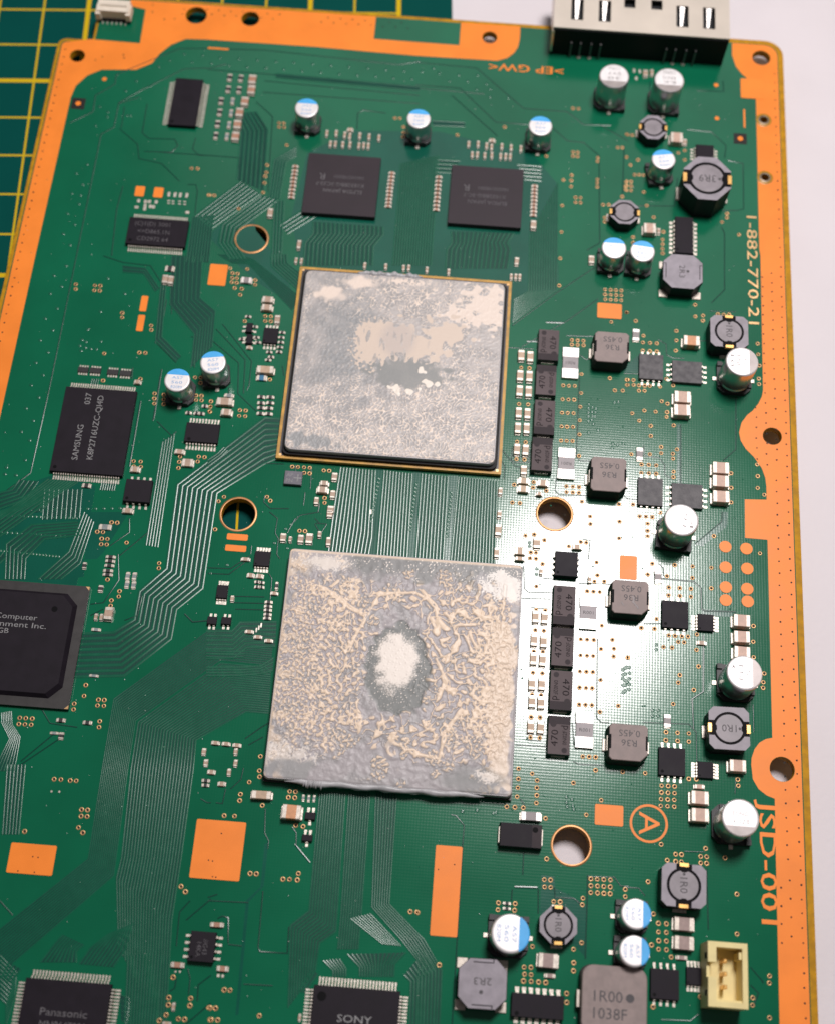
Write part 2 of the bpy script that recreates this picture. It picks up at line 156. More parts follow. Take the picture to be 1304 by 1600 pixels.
VIAS = [
(-52.71,73.6),(-51.45,73.62),(-48.28,67.26),(-35.92,86.74),(-35.8,85.69),(-34.88,86.75),(-34.76,85.71),(-33.63,81.17),(-37.2,75.75),(-37.08,73.91),(-37.2,72.88),(-37.17,71.25),(-37.15,68.82),
(-41.72,64.41),(-48.07,67.28),(-47.13,67.28),(-11.55,90.13),(-10.51,90.13),(-9.58,87.96),(-9.46,86.49),(-9.45,85.43),(11.68,89.79),(1.84,86.83),(24.57,77.27),(26.29,78.61),(26.27,77.29),(26.21,75.77),
(24.56,70.85),(24.61,64.36),(26.38,84.54),(26.41,83.5),(27.34,84.55),(27.37,83.51),(27.24,73.1),(27.28,71.89),(28.25,73.11),(28.28,71.9),(26.02,95.95),(27.17,95.97),(31.63,83.53),(31.58,82.61),
(31.66,78.04),(31.65,77.14),(31.64,76.12),(35.73,86.51),(36.69,86.59),(37.63,90.13),(37.69,84.26),(37.65,77.86),(37.63,76.83),(37.61,75.93),(32.99,71.77),(34.16,71.87),(33.39,68.6),(33.41,67.61),
(36.9,74.13),(20.8,83.01),(37.81,90.06),(38.77,90.01),(40.06,83.71),(38.54,82.25),(37.66,84.17),(48.57,86.23),(49.93,86.98),(49.93,84.56),(39.43,79.85),(40.34,79.93),(41.22,79.93),(41.4,75.65),
(42.04,72.34),(43.51,69.58),(58.62,71.75),(58.61,70.75),(57.6,69.58),(61.05,66.78),(45.53,66.17),(37.76,78.07),(37.78,76.95),(37.79,75.83),(38.67,78.08),(38.69,76.96),(38.71,75.84),(45.34,64.26),
(45.35,63.15),(45.35,62.04),(45.36,60.94),(39.3,64.34),(39.32,62.97),(-71.84,43.72),(-71.64,42.6),(-67.99,43.74),(-67.93,42.61),(-66.94,43.76),(-66.89,42.63),(-61.57,37.93),(-61.4,36.9),
(-55.42,35.55),(-55.27,34.57),(-56.8,29.32),(-55.65,29.34),(-63.61,28.54),(-62.87,22.6),(-55.71,23.55),(-45.21,24.77),(-44.11,24.79),(-43.95,23.63),(-52.51,20.61),(-52.35,19.53),(-52.19,18.46),
(-50.7,20.52),(-50.55,19.51),(-50.4,18.5),(-44.42,20.86),(-44.28,19.88),(-43.41,20.88),(-43.28,19.9),(-41.39,18.72),(-41.3,17.6),(-54.25,6.01),(-54.09,4.94),(-52.93,6.03),(-52.76,4.96),(-45.67,7.66),
(-45.7,6.58),(-45.67,5.29),(-42.16,7.95),(-41.01,7.94),(-42.2,6.93),(-38.16,50.11),(-41.6,50.01),(-41.0,48.91),(-39.94,48.88),(-40.91,47.77),(-39.94,47.81),(-40.88,46.78),(-39.87,46.75),
(-40.13,45.51),(-38.66,45.45),(-38.81,44.04),(-36.22,47.67),(-36.13,46.61),(-37.15,38.08),(-30.67,25.51),(-41.4,19.84),(-41.4,18.65),(-41.36,17.67),(-36.3,0.11),(-37.18,-0.86),(-28.3,0.76),
(-27.6,0.02),(-18.27,7.03),(-17.19,7.05),(-17.54,1.4),(-17.44,0.42),(-21.87,6.23),(-20.86,6.21),(-33.23,39.56),(-33.1,38.45),(-32.1,39.57),(-31.97,38.47),(-35.62,18.39),(-35.6,17.17),(-34.5,18.4),
(-34.47,17.18),(-24.3,7.31),(-23.17,7.33),(-22.04,7.35),(-20.92,7.36),(24.57,57.99),(24.63,51.53),(35.23,43.94),(38.25,46.44),(33.87,51.36),(33.89,50.22),(33.92,49.09),(34.96,51.37),(34.98,50.23),
(35.0,49.1),(36.04,51.39),(36.06,50.25),(36.09,49.12),(37.13,51.4),(37.15,50.26),(37.17,49.13),(27.57,39.16),(27.6,38.13),(28.72,39.18),(28.75,38.15),(29.87,39.19),(29.9,38.17),(17.84,32.16),
(19.5,32.19),(17.81,24.13),(19.53,24.2),(17.81,16.05),(19.42,16.08),(17.83,12.35),(19.37,12.38),(26.21,28.9),(27.32,28.92),(28.45,28.98),(26.19,25.88),(27.29,25.9),(28.42,25.96),(26.17,22.95),
(27.26,22.97),(28.39,23.03),(26.14,19.98),(27.23,20.0),(28.35,20.06),(26.18,16.97),(27.27,17.0),(28.39,17.05),(29.67,31.7),(29.73,27.52),(29.66,24.51),(29.68,21.6),(29.68,18.54),(29.72,14.01),
(35.23,31.26),(36.23,28.66),(37.81,28.72),(38.59,31.18),(38.6,30.04),(30.54,4.55),(37.48,4.62),(17.68,7.0),(21.32,7.84),(21.25,6.72),(23.77,6.26),(17.49,3.32),(18.93,3.31),(27.55,7.47),(27.59,6.31),
(28.73,7.49),(28.77,6.33),(29.91,7.51),(29.94,6.34),(48.19,42.98),(48.2,40.81),(48.14,38.49),(40.13,44.58),(41.71,41.33),(38.32,46.44),(51.95,49.31),(52.0,46.62),(53.52,46.97),(53.48,45.77),
(56.53,47.52),(57.67,47.54),(58.73,47.63),(64.35,41.42),(64.36,39.0),(64.53,36.47),(64.37,33.57),(64.38,32.35),(45.39,27.01),(46.52,26.57),(46.41,24.73),(46.35,23.67),(47.7,21.97),(42.05,24.72),
(44.18,24.65),(39.71,23.93),(41.08,22.43),(43.33,21.5),(43.35,19.35),(45.32,17.17),(45.33,15.87),(47.62,15.92),(47.62,14.89),(48.39,16.91),(39.68,15.16),(43.17,15.45),(47.72,12.15),(47.72,11.03),
(58.63,12.74),(58.65,9.71),(58.61,6.7),(63.7,12.54),(63.64,10.08),(64.87,8.77),(63.6,14.97),(47.58,30.67),(40.14,4.77),(46.31,32.0),(41.57,39.78),(41.59,37.95),(42.96,39.8),(42.98,37.97),
(44.36,39.82),(44.37,37.99),(41.62,13.18),(41.64,11.41),(43.02,13.2),(43.04,11.44),(44.42,13.22),(44.44,11.46),(38.72,31.19),(39.86,31.21),(38.74,30.05),(39.88,30.14),(40.95,30.12),(42.03,30.14),
(43.04,30.19),(45.06,30.18),(40.96,28.98),(42.04,29.04),(-21.5,-5.57),(-20.45,-5.55),(-37.09,-6.54),(-23.63,-48.04),(20.28,-3.16),(21.92,-2.8),(23.8,-3.78),(21.42,-6.4),(22.37,-6.38),(21.32,-7.56),
(22.39,-7.57),(23.69,-8.52),(28.34,-4.61),(30.56,-3.59),(31.62,-3.64),(32.14,1.69),(32.24,0.16),(37.67,1.09),(37.67,-2.27),(33.57,-7.4),(33.79,-9.93),(35.06,-11.03),(33.28,-11.17),(22.68,-12.97),
(34.81,-19.56),(34.79,-23.96),(34.84,-29.7),(34.83,-35.51),(38.09,-34.17),(36.79,-22.07),(37.12,-23.72),(37.09,-25.17),(39.53,-25.19),(32.0,-13.17),(33.15,-13.15),(34.31,-13.13),(22.84,-17.58),
(24.52,-17.51),(22.85,-21.35),(24.43,-21.34),(22.73,-25.38),(24.41,-25.3),(22.78,-29.31),(24.46,-29.3),(22.78,-33.38),(24.39,-33.34),(22.81,-37.42),(24.38,-37.36),(22.83,-41.04),(24.41,-41.0),
(31.11,-22.43),(32.25,-22.4),(33.41,-22.37),(31.14,-25.43),(32.27,-25.4),(33.43,-25.37),(31.11,-28.41),(32.24,-28.38),(33.39,-28.35),(31.14,-31.39),(32.26,-31.36),(33.41,-31.33),(31.17,-34.48),
(32.29,-34.45),(33.43,-34.42),(32.06,-43.67),(33.19,-43.65),(34.32,-43.63),(42.91,1.09),(42.92,-0.35),(42.93,-1.42),(41.38,2.44),(42.59,2.47),(43.81,2.47),(45.22,3.51),(55.29,-0.42),(63.81,-3.17),
(43.88,-6.83),(43.01,-9.03),(46.58,-9.06),(47.98,-6.75),(51.26,-6.77),(51.25,-9.03),(54.72,-6.75),(54.69,-10.78),(42.0,-19.42),(44.71,-17.51),(44.34,-19.38),(52.04,-19.84),(51.94,-22.75),
(52.3,-25.83),(51.42,-30.23),(48.92,-27.69),(48.66,-29.11),(47.77,-33.08),(39.68,-25.18),(48.62,-21.52),(49.73,-21.52),(46.0,-22.7),(47.51,-22.67),(62.26,-17.43),(62.2,-20.41),(62.2,-23.32),
(64.02,-26.19),(63.83,-27.82),(63.75,-28.86),(46.89,-11.25),(46.89,-12.79),(48.93,-11.21),(48.94,-12.75),(50.98,-11.18),(50.98,-12.72),(46.92,-20.44),(48.09,-20.42),(49.26,-20.4),(50.43,-20.38),
(46.51,-38.23),(46.51,-39.67),(48.52,-38.19),(48.53,-39.63),(50.54,-38.15),(50.54,-39.6),(-56.4,-6.71),(-55.32,-6.69),(-58.72,-8.78),(-57.67,-8.76),(-57.66,-10.08),(-57.6,-11.17),(-56.61,-10.06),
(-56.55,-11.15),(-52.99,-10.48),(-52.75,-19.97),(-52.73,-21.0),(-53.93,-21.84),(-53.91,-22.86),(-55.31,-17.92),(-46.38,-14.01),(-46.32,-14.99),(-55.86,-37.84),(-55.87,-39.81),(-57.33,-41.33),
(-57.3,-42.35),(-52.37,-44.08),(-52.31,-45.14),(-53.26,-40.28),(-53.2,-41.33),(-52.18,-40.26),(-52.12,-41.31),(-66.39,-44.58),(-66.35,-45.67),(-65.29,-44.56),(-65.26,-45.66),(-64.2,-44.54),
(-64.16,-45.64),(-58.48,-54.73),(-57.3,-54.7),(-55.72,-54.74),(-54.66,-54.71),(-61.89,-63.87),(-52.89,-62.52),(-52.06,-63.32),(-34.19,-70.82),(-33.37,-71.62),(-33.46,-85.18),(-33.67,-88.32),
(-33.58,-89.42),(-30.17,-88.17),(-30.12,-89.28),(-33.75,-90.96),(-34.71,-91.9),(-31.69,-91.42),(-30.71,-91.42),(-27.06,-89.35),(-26.55,-91.15),(-52.88,-59.51),(-52.81,-60.6),(-51.86,-59.49),
(-51.78,-60.58),(-23.53,-50.53),(-23.35,-51.56),(-25.04,-52.62),(-26.25,-54.8),(-26.28,-55.89),(-22.29,-56.4),(-28.55,-58.63),(-26.8,-58.57),(-17.92,-53.65),(-16.89,-53.65),(-18.0,-54.69),
(-16.94,-54.66),(-16.23,-59.31),(-14.98,-59.4),(-22.97,-67.83),(-21.98,-67.83),(-17.42,-68.33),(-16.33,-68.27),(-14.95,-67.21),(-14.97,-68.27),(-24.95,-86.46),(-23.95,-86.46),(-26.81,-89.38),
(-25.94,-89.36),(-26.39,-91.14),(-25.39,-91.11),(-18.76,-89.95),(4.24,-71.94),(5.32,-71.91),(20.99,-46.68),(21.04,-48.45),(21.03,-49.99),(20.99,-51.53),(19.33,-53.38),(20.69,-53.36),(22.11,-53.33),
(23.38,-47.37),(24.32,-48.47),(24.32,-49.74),(24.35,-51.04),(24.32,-52.35),(26.03,-54.84),(26.49,-61.6),(34.37,-45.91),(39.01,-45.83),(30.57,-48.41),(35.47,-51.01),(32.96,-53.7),(18.72,-69.39),
(21.48,-69.31),(18.72,-70.51),(21.48,-70.4),(24.68,-75.92),(31.45,-75.84),(32.75,-74.71),(31.57,-77.94),(31.55,-79.21),(32.74,-67.57),(32.71,-68.62),(27.89,-68.47),(28.97,-68.44),(39.83,-65.58),
(39.83,-66.76),(30.55,-82.8),(30.6,-84.17),(9.56,-79.98),(5.44,-71.98),(23.44,-79.25),(24.58,-79.21),(23.54,-80.33),(24.63,-80.34),(23.46,-81.41),(24.68,-81.37),(25.9,-81.38),(27.09,-81.36),
(26.21,-65.04),(26.26,-66.23),(27.24,-65.02),(27.29,-66.21),(34.01,-64.3),(34.04,-65.43),(34.07,-66.55),(35.1,-64.28),(35.13,-65.41),(35.15,-66.53),(36.19,-64.26),(36.21,-65.39),(36.24,-66.51),
(37.28,-64.24),(37.3,-65.37),(37.32,-66.49),(42.95,-45.75),(50.47,-46.15),(51.82,-46.1),(59.0,-45.59),(59.03,-46.66),(45.77,-57.67),(53.31,-57.77),(46.8,-60.24),(56.59,-59.08),(43.6,-64.04),
(58.55,-64.92),(58.45,-71.33),(63.66,-77.56),(63.63,-78.65),(63.5,-84.01),(60.88,-81.16),(60.81,-82.29),(52.36,-81.64),(44.61,-83.77),(47.53,-75.83),(44.54,-69.2),(44.26,-74.16),(45.77,-47.69),
(45.75,-48.86),(45.73,-50.02),(45.7,-51.18),(46.91,-47.67),(46.89,-48.84),(46.87,-50.0),(46.84,-51.16),(48.06,-47.65),(48.04,-48.82),(48.01,-49.98),(47.98,-51.14),(48.25,-59.13),(48.25,-60.34),
(49.24,-59.11),(49.24,-60.32),(52.47,-59.18),(52.47,-60.26),(53.52,-59.16),(53.51,-60.24),(45.42,-70.64),(45.43,-72.02),(45.44,-73.4),(45.45,-74.76),(46.71,-70.62),(46.72,-72.0),(46.72,-73.37),
(46.73,-74.74),]
BUMPS = [
(-50.68,103.05),(-46.63,103.1),(-42.57,103.1),(-38.51,103.1),(-34.63,103.13),(-30.57,103.13),(-26.58,103.03),(-22.64,103.07),(-18.58,102.98),(-14.6,102.88),(-10.66,102.92),(-52.4,101.35),
(-48.49,101.12),(-44.6,101.01),(-40.56,101.06),(-36.58,101.05),(-32.57,101.01),(-28.59,101.0),(-24.54,100.91),(-20.61,100.91),(-16.65,100.94),(-12.78,100.84),(-8.82,100.88),(-76.47,70.33),
(-74.58,67.64),(-76.54,65.33),(-74.63,65.01),(-74.6,62.88),(-76.56,60.32),(-74.62,57.83),(-76.52,55.39),(-74.68,52.84),(-63.56,99.49),(-61.44,101.36),(-58.59,103.39),(-56.6,101.34),(-54.59,103.38),
(-67.81,95.17),(-64.5,94.15),(-69.65,92.4),(-74.47,87.8),(-72.53,86.55),(-72.49,85.28),(-68.28,85.98),(-67.6,86.04),(-74.49,82.77),(-74.57,72.75),(-74.6,47.88),(-76.62,45.41),(-74.66,43.03),
(-76.6,41.17),(-74.65,37.92),(-76.6,35.45),(-74.62,32.92),(-76.65,30.47),(-74.68,27.94),(-76.62,25.47),(-74.71,22.86),(-76.58,20.5),(-74.66,17.97),(-76.65,15.46),(-74.76,12.93),(-76.63,10.43),
(-74.67,8.77),(-74.75,4.6),(-77.96,2.82),(-77.99,1.41),(-75.9,1.38),(-65.79,45.67),(-61.83,42.41),(-65.97,37.93),(-67.82,33.59),(-68.55,31.26),(-67.68,30.86),(-68.73,29.93),(-67.56,29.59),
(-66.47,29.39),(-65.35,29.41),(-64.78,31.17),(-68.28,28.8),(1.15,102.94),(5.11,103.19),(3.11,101.35),(7.16,101.04),(-0.79,101.01),(5.16,99.34),(8.1,99.73),(8.12,97.55),(12.05,97.63),(-3.14,103.0),
(-4.45,104.21),(-6.84,103.12),(31.27,25.24),(32.01,24.6),(31.23,24.36),(31.97,23.64),(31.26,23.44),(32.64,24.4),(32.05,22.84),(32.6,23.59),(31.28,22.6),(31.92,21.89),(31.31,21.56),(32.53,22.71),
(32.26,21.04),(33.22,19.8),(31.43,19.13),(36.08,17.1),(37.01,17.0),(38.09,17.26),(35.94,16.23),(36.22,26.0),(37.0,26.24),(38.76,-27.51),(38.86,-28.4),(38.81,-29.15),(38.89,-30.33),(38.94,-31.66),
(39.5,-27.0),(39.54,-29.68),(21.09,-4.49),(21.12,-5.2),(22.66,-9.56),(22.64,-10.61),(39.13,-27.18),(39.91,-26.96),(39.24,-28.22),(39.96,-28.01),(39.17,-29.41),(39.94,-29.06),(39.27,-30.3),
(39.96,-30.1),(39.2,-31.34),(39.92,-30.99),(44.12,-34.49),(45.12,-34.41),(44.13,-35.51),(45.12,-35.43),(44.74,-22.35),(44.69,-23.26),(29.48,-50.92),(30.46,-51.26),(29.51,-51.89),(30.64,-52.36),
(29.67,-52.57),(30.79,-52.9),(17.11,-54.66),(17.52,-54.49),(11.84,-54.79),(14.32,-54.38),(-24.09,-5.39),(-23.23,-4.44),(-25.86,-8.38),(-23.36,-9.21),(-34.0,-13.36),(-36.82,-15.23),(-76.67,-6.95),
(-75.91,-13.93),(-75.92,-6.91),(-75.31,-13.95),(-75.17,-6.88),(-74.7,-13.96),(-74.41,-6.85),(-74.1,-13.98),(-73.66,-6.82),(-73.5,-13.99),(-72.91,-6.79),(-72.89,-14.01),(-72.16,-6.76),(-72.29,-14.02),
(-71.4,-6.72),(-71.69,-14.04),(-70.65,-6.69),(-71.08,-14.05),(-69.9,-6.66),(-70.48,-14.07),(-69.15,-6.63),(-69.88,-14.09),(-68.39,-6.6),(-69.28,-14.1),(-67.64,-6.57),(-68.67,-14.12),(-66.89,-6.53),
(-68.07,-14.13),(-66.14,-6.5),(-67.47,-14.15),(-65.38,-6.47),(-66.87,-14.16),(-64.63,-6.44),(-66.26,-14.18),(-63.88,-6.41),(-65.66,-14.19),(-63.12,-6.38),(-65.06,-14.21),(-76.33,-10.27),
(-74.78,-5.73),(-75.42,-10.26),(-73.29,-5.57),(-74.52,-10.25),(-71.8,-5.42),(-73.61,-10.24),(-70.31,-5.26),(-72.71,-10.23),(-68.82,-5.11),(-71.81,-10.22),(-67.32,-4.96),(-70.9,-10.22),(-65.83,-4.8),
(-70.0,-10.21),(-64.34,-4.65),(-69.09,-10.2),(-62.84,-4.49),(-68.19,-10.19),(-61.35,-4.34),(-67.29,-10.18),(-59.86,-4.18),(-66.38,-10.17),(-58.36,-4.03),(-65.48,-10.17),(-56.87,-3.88),(-64.58,-10.16),
(-55.37,-3.72),(-7.74,6.2),(-7.8,5.39),(-7.86,4.58),(-7.92,3.77),(-7.99,2.96),(-8.05,2.16),(-8.11,1.36),(-8.17,0.56),(-8.23,-0.24),(-8.29,-1.04),(-8.35,-1.83),(-8.41,-2.63),(-0.66,5.58),(-0.71,4.8),
(-0.75,4.02),(-0.79,3.24),(-0.83,2.46),(-0.87,1.68),(-0.91,0.9),(-0.95,0.13),(-0.99,-0.64),(-1.03,-1.41),(-1.07,-2.18),(-1.11,-2.95),(-1.15,-3.71),(6.07,4.42),(6.03,3.6),(6.0,2.79),(5.96,1.98),
(5.93,1.17),(5.9,0.36),(5.86,-0.44),(5.83,-1.25),(5.8,-2.05),(5.76,-2.85),(5.73,-3.65),(5.7,-4.44),]
PADS = [
(-62.55,66.97,1.94,2.5),(-58.68,66.98,1.94,2.5),(-43.86,48.25,3.58,4.96),(-57.61,40.39,1.35,3.56),(-57.57,35.93,1.34,3.7),(-32.77,-7.74,3.89,1.23),(-32.79,-9.97,3.88,1.22),(34.85,46.45,4.86,3.44),
(39.44,-7.94,3.19,4.65),(-59.82,-68.31,7.73,4.96),(-28.86,-64.38,8.42,9.77),(9.96,-68.07,4.48,14.73),(36.84,-53.45,4.86,3.52),(64.46,104.5,4.92,5.26),(62.64,96.42,0.35,4.93),(-51.34,105.36,4.57,0.45),]
ROUND_PADS = [
(57.37,-2.36,1.145),(61.27,-2.44,1.145),(57.38,-6.44,1.14),(61.35,-6.38,1.14),(57.36,-10.34,1.13),(61.28,-10.34,1.13),(57.33,-12.86,1.125),(61.32,-12.79,1.13),(56.7,104.83,0.49),(56.79,95.95,0.485),
(-74.55,95.02,0.485),(-79.04,88.13,0.585),(61.69,91.06,0.585),]
FIDUCIALS = [
(-79.04,88.13,2.89),(61.69,91.06,2.76),]
SOLDER_PADS = [
(-62.43,64.64,0.67,0.88),(-61.0,64.56,0.67,0.88),(-60.18,64.63,0.67,0.88),(-58.77,64.63,0.67,0.88),(-60.92,63.57,0.66,0.88),(-59.83,63.46,0.66,0.88),(-59.15,63.4,0.66,0.88),(-60.9,62.77,0.66,0.88),
(-56.46,66.76,0.6,1.21),(-55.18,66.75,0.6,1.21),(-54.1,66.76,0.6,1.21),(-52.76,66.8,0.6,1.21),(-56.29,65.17,0.6,0.32),(-55.38,65.12,0.6,0.32),(-56.2,64.53,0.6,0.32),(-55.29,64.53,0.6,0.32),
(-54.05,65.24,0.6,0.32),(-52.97,65.21,0.6,0.32),(-53.95,64.56,0.6,0.32),(-52.88,64.54,0.6,0.32),(-62.61,63.02,0.86,0.72),(-52.07,62.64,0.86,0.72),(38.95,107.25,0.56,1.06),(40.18,107.13,0.56,1.06),
(39.44,105.17,0.56,1.06),(-26.34,-24.36,0.29,0.92),(-26.72,-24.85,0.29,0.92),(-27.1,-25.33,0.29,0.91),(-8.66,-0.7,0.3,0.98),(-58.55,-56.83,0.39,0.39),(-57.21,-56.78,0.39,0.39),
(-33.19,-84.28,0.37,0.35),(-32.48,-84.23,0.37,0.35),(-26.16,-84.35,0.47,0.55),(-25.44,-84.37,0.47,0.55),]
HOLES = [
(-38.17,57.38,'ring'),(-33.21,-3.15,'ring'),(25.51,1.68,'ring'),(30.57,-59.07,'ring'),(-81.41,100.81,1.6),(-57.4,114.2,2.3),(-45.43,114.25,1.95),(7.23,113.65,1.6),(66.65,113.18,1.95),
(66.68,21.23,1.8),(66.74,-43.18,2.15),(66.79,96.39,0.75),(66.71,81.49,0.75),]
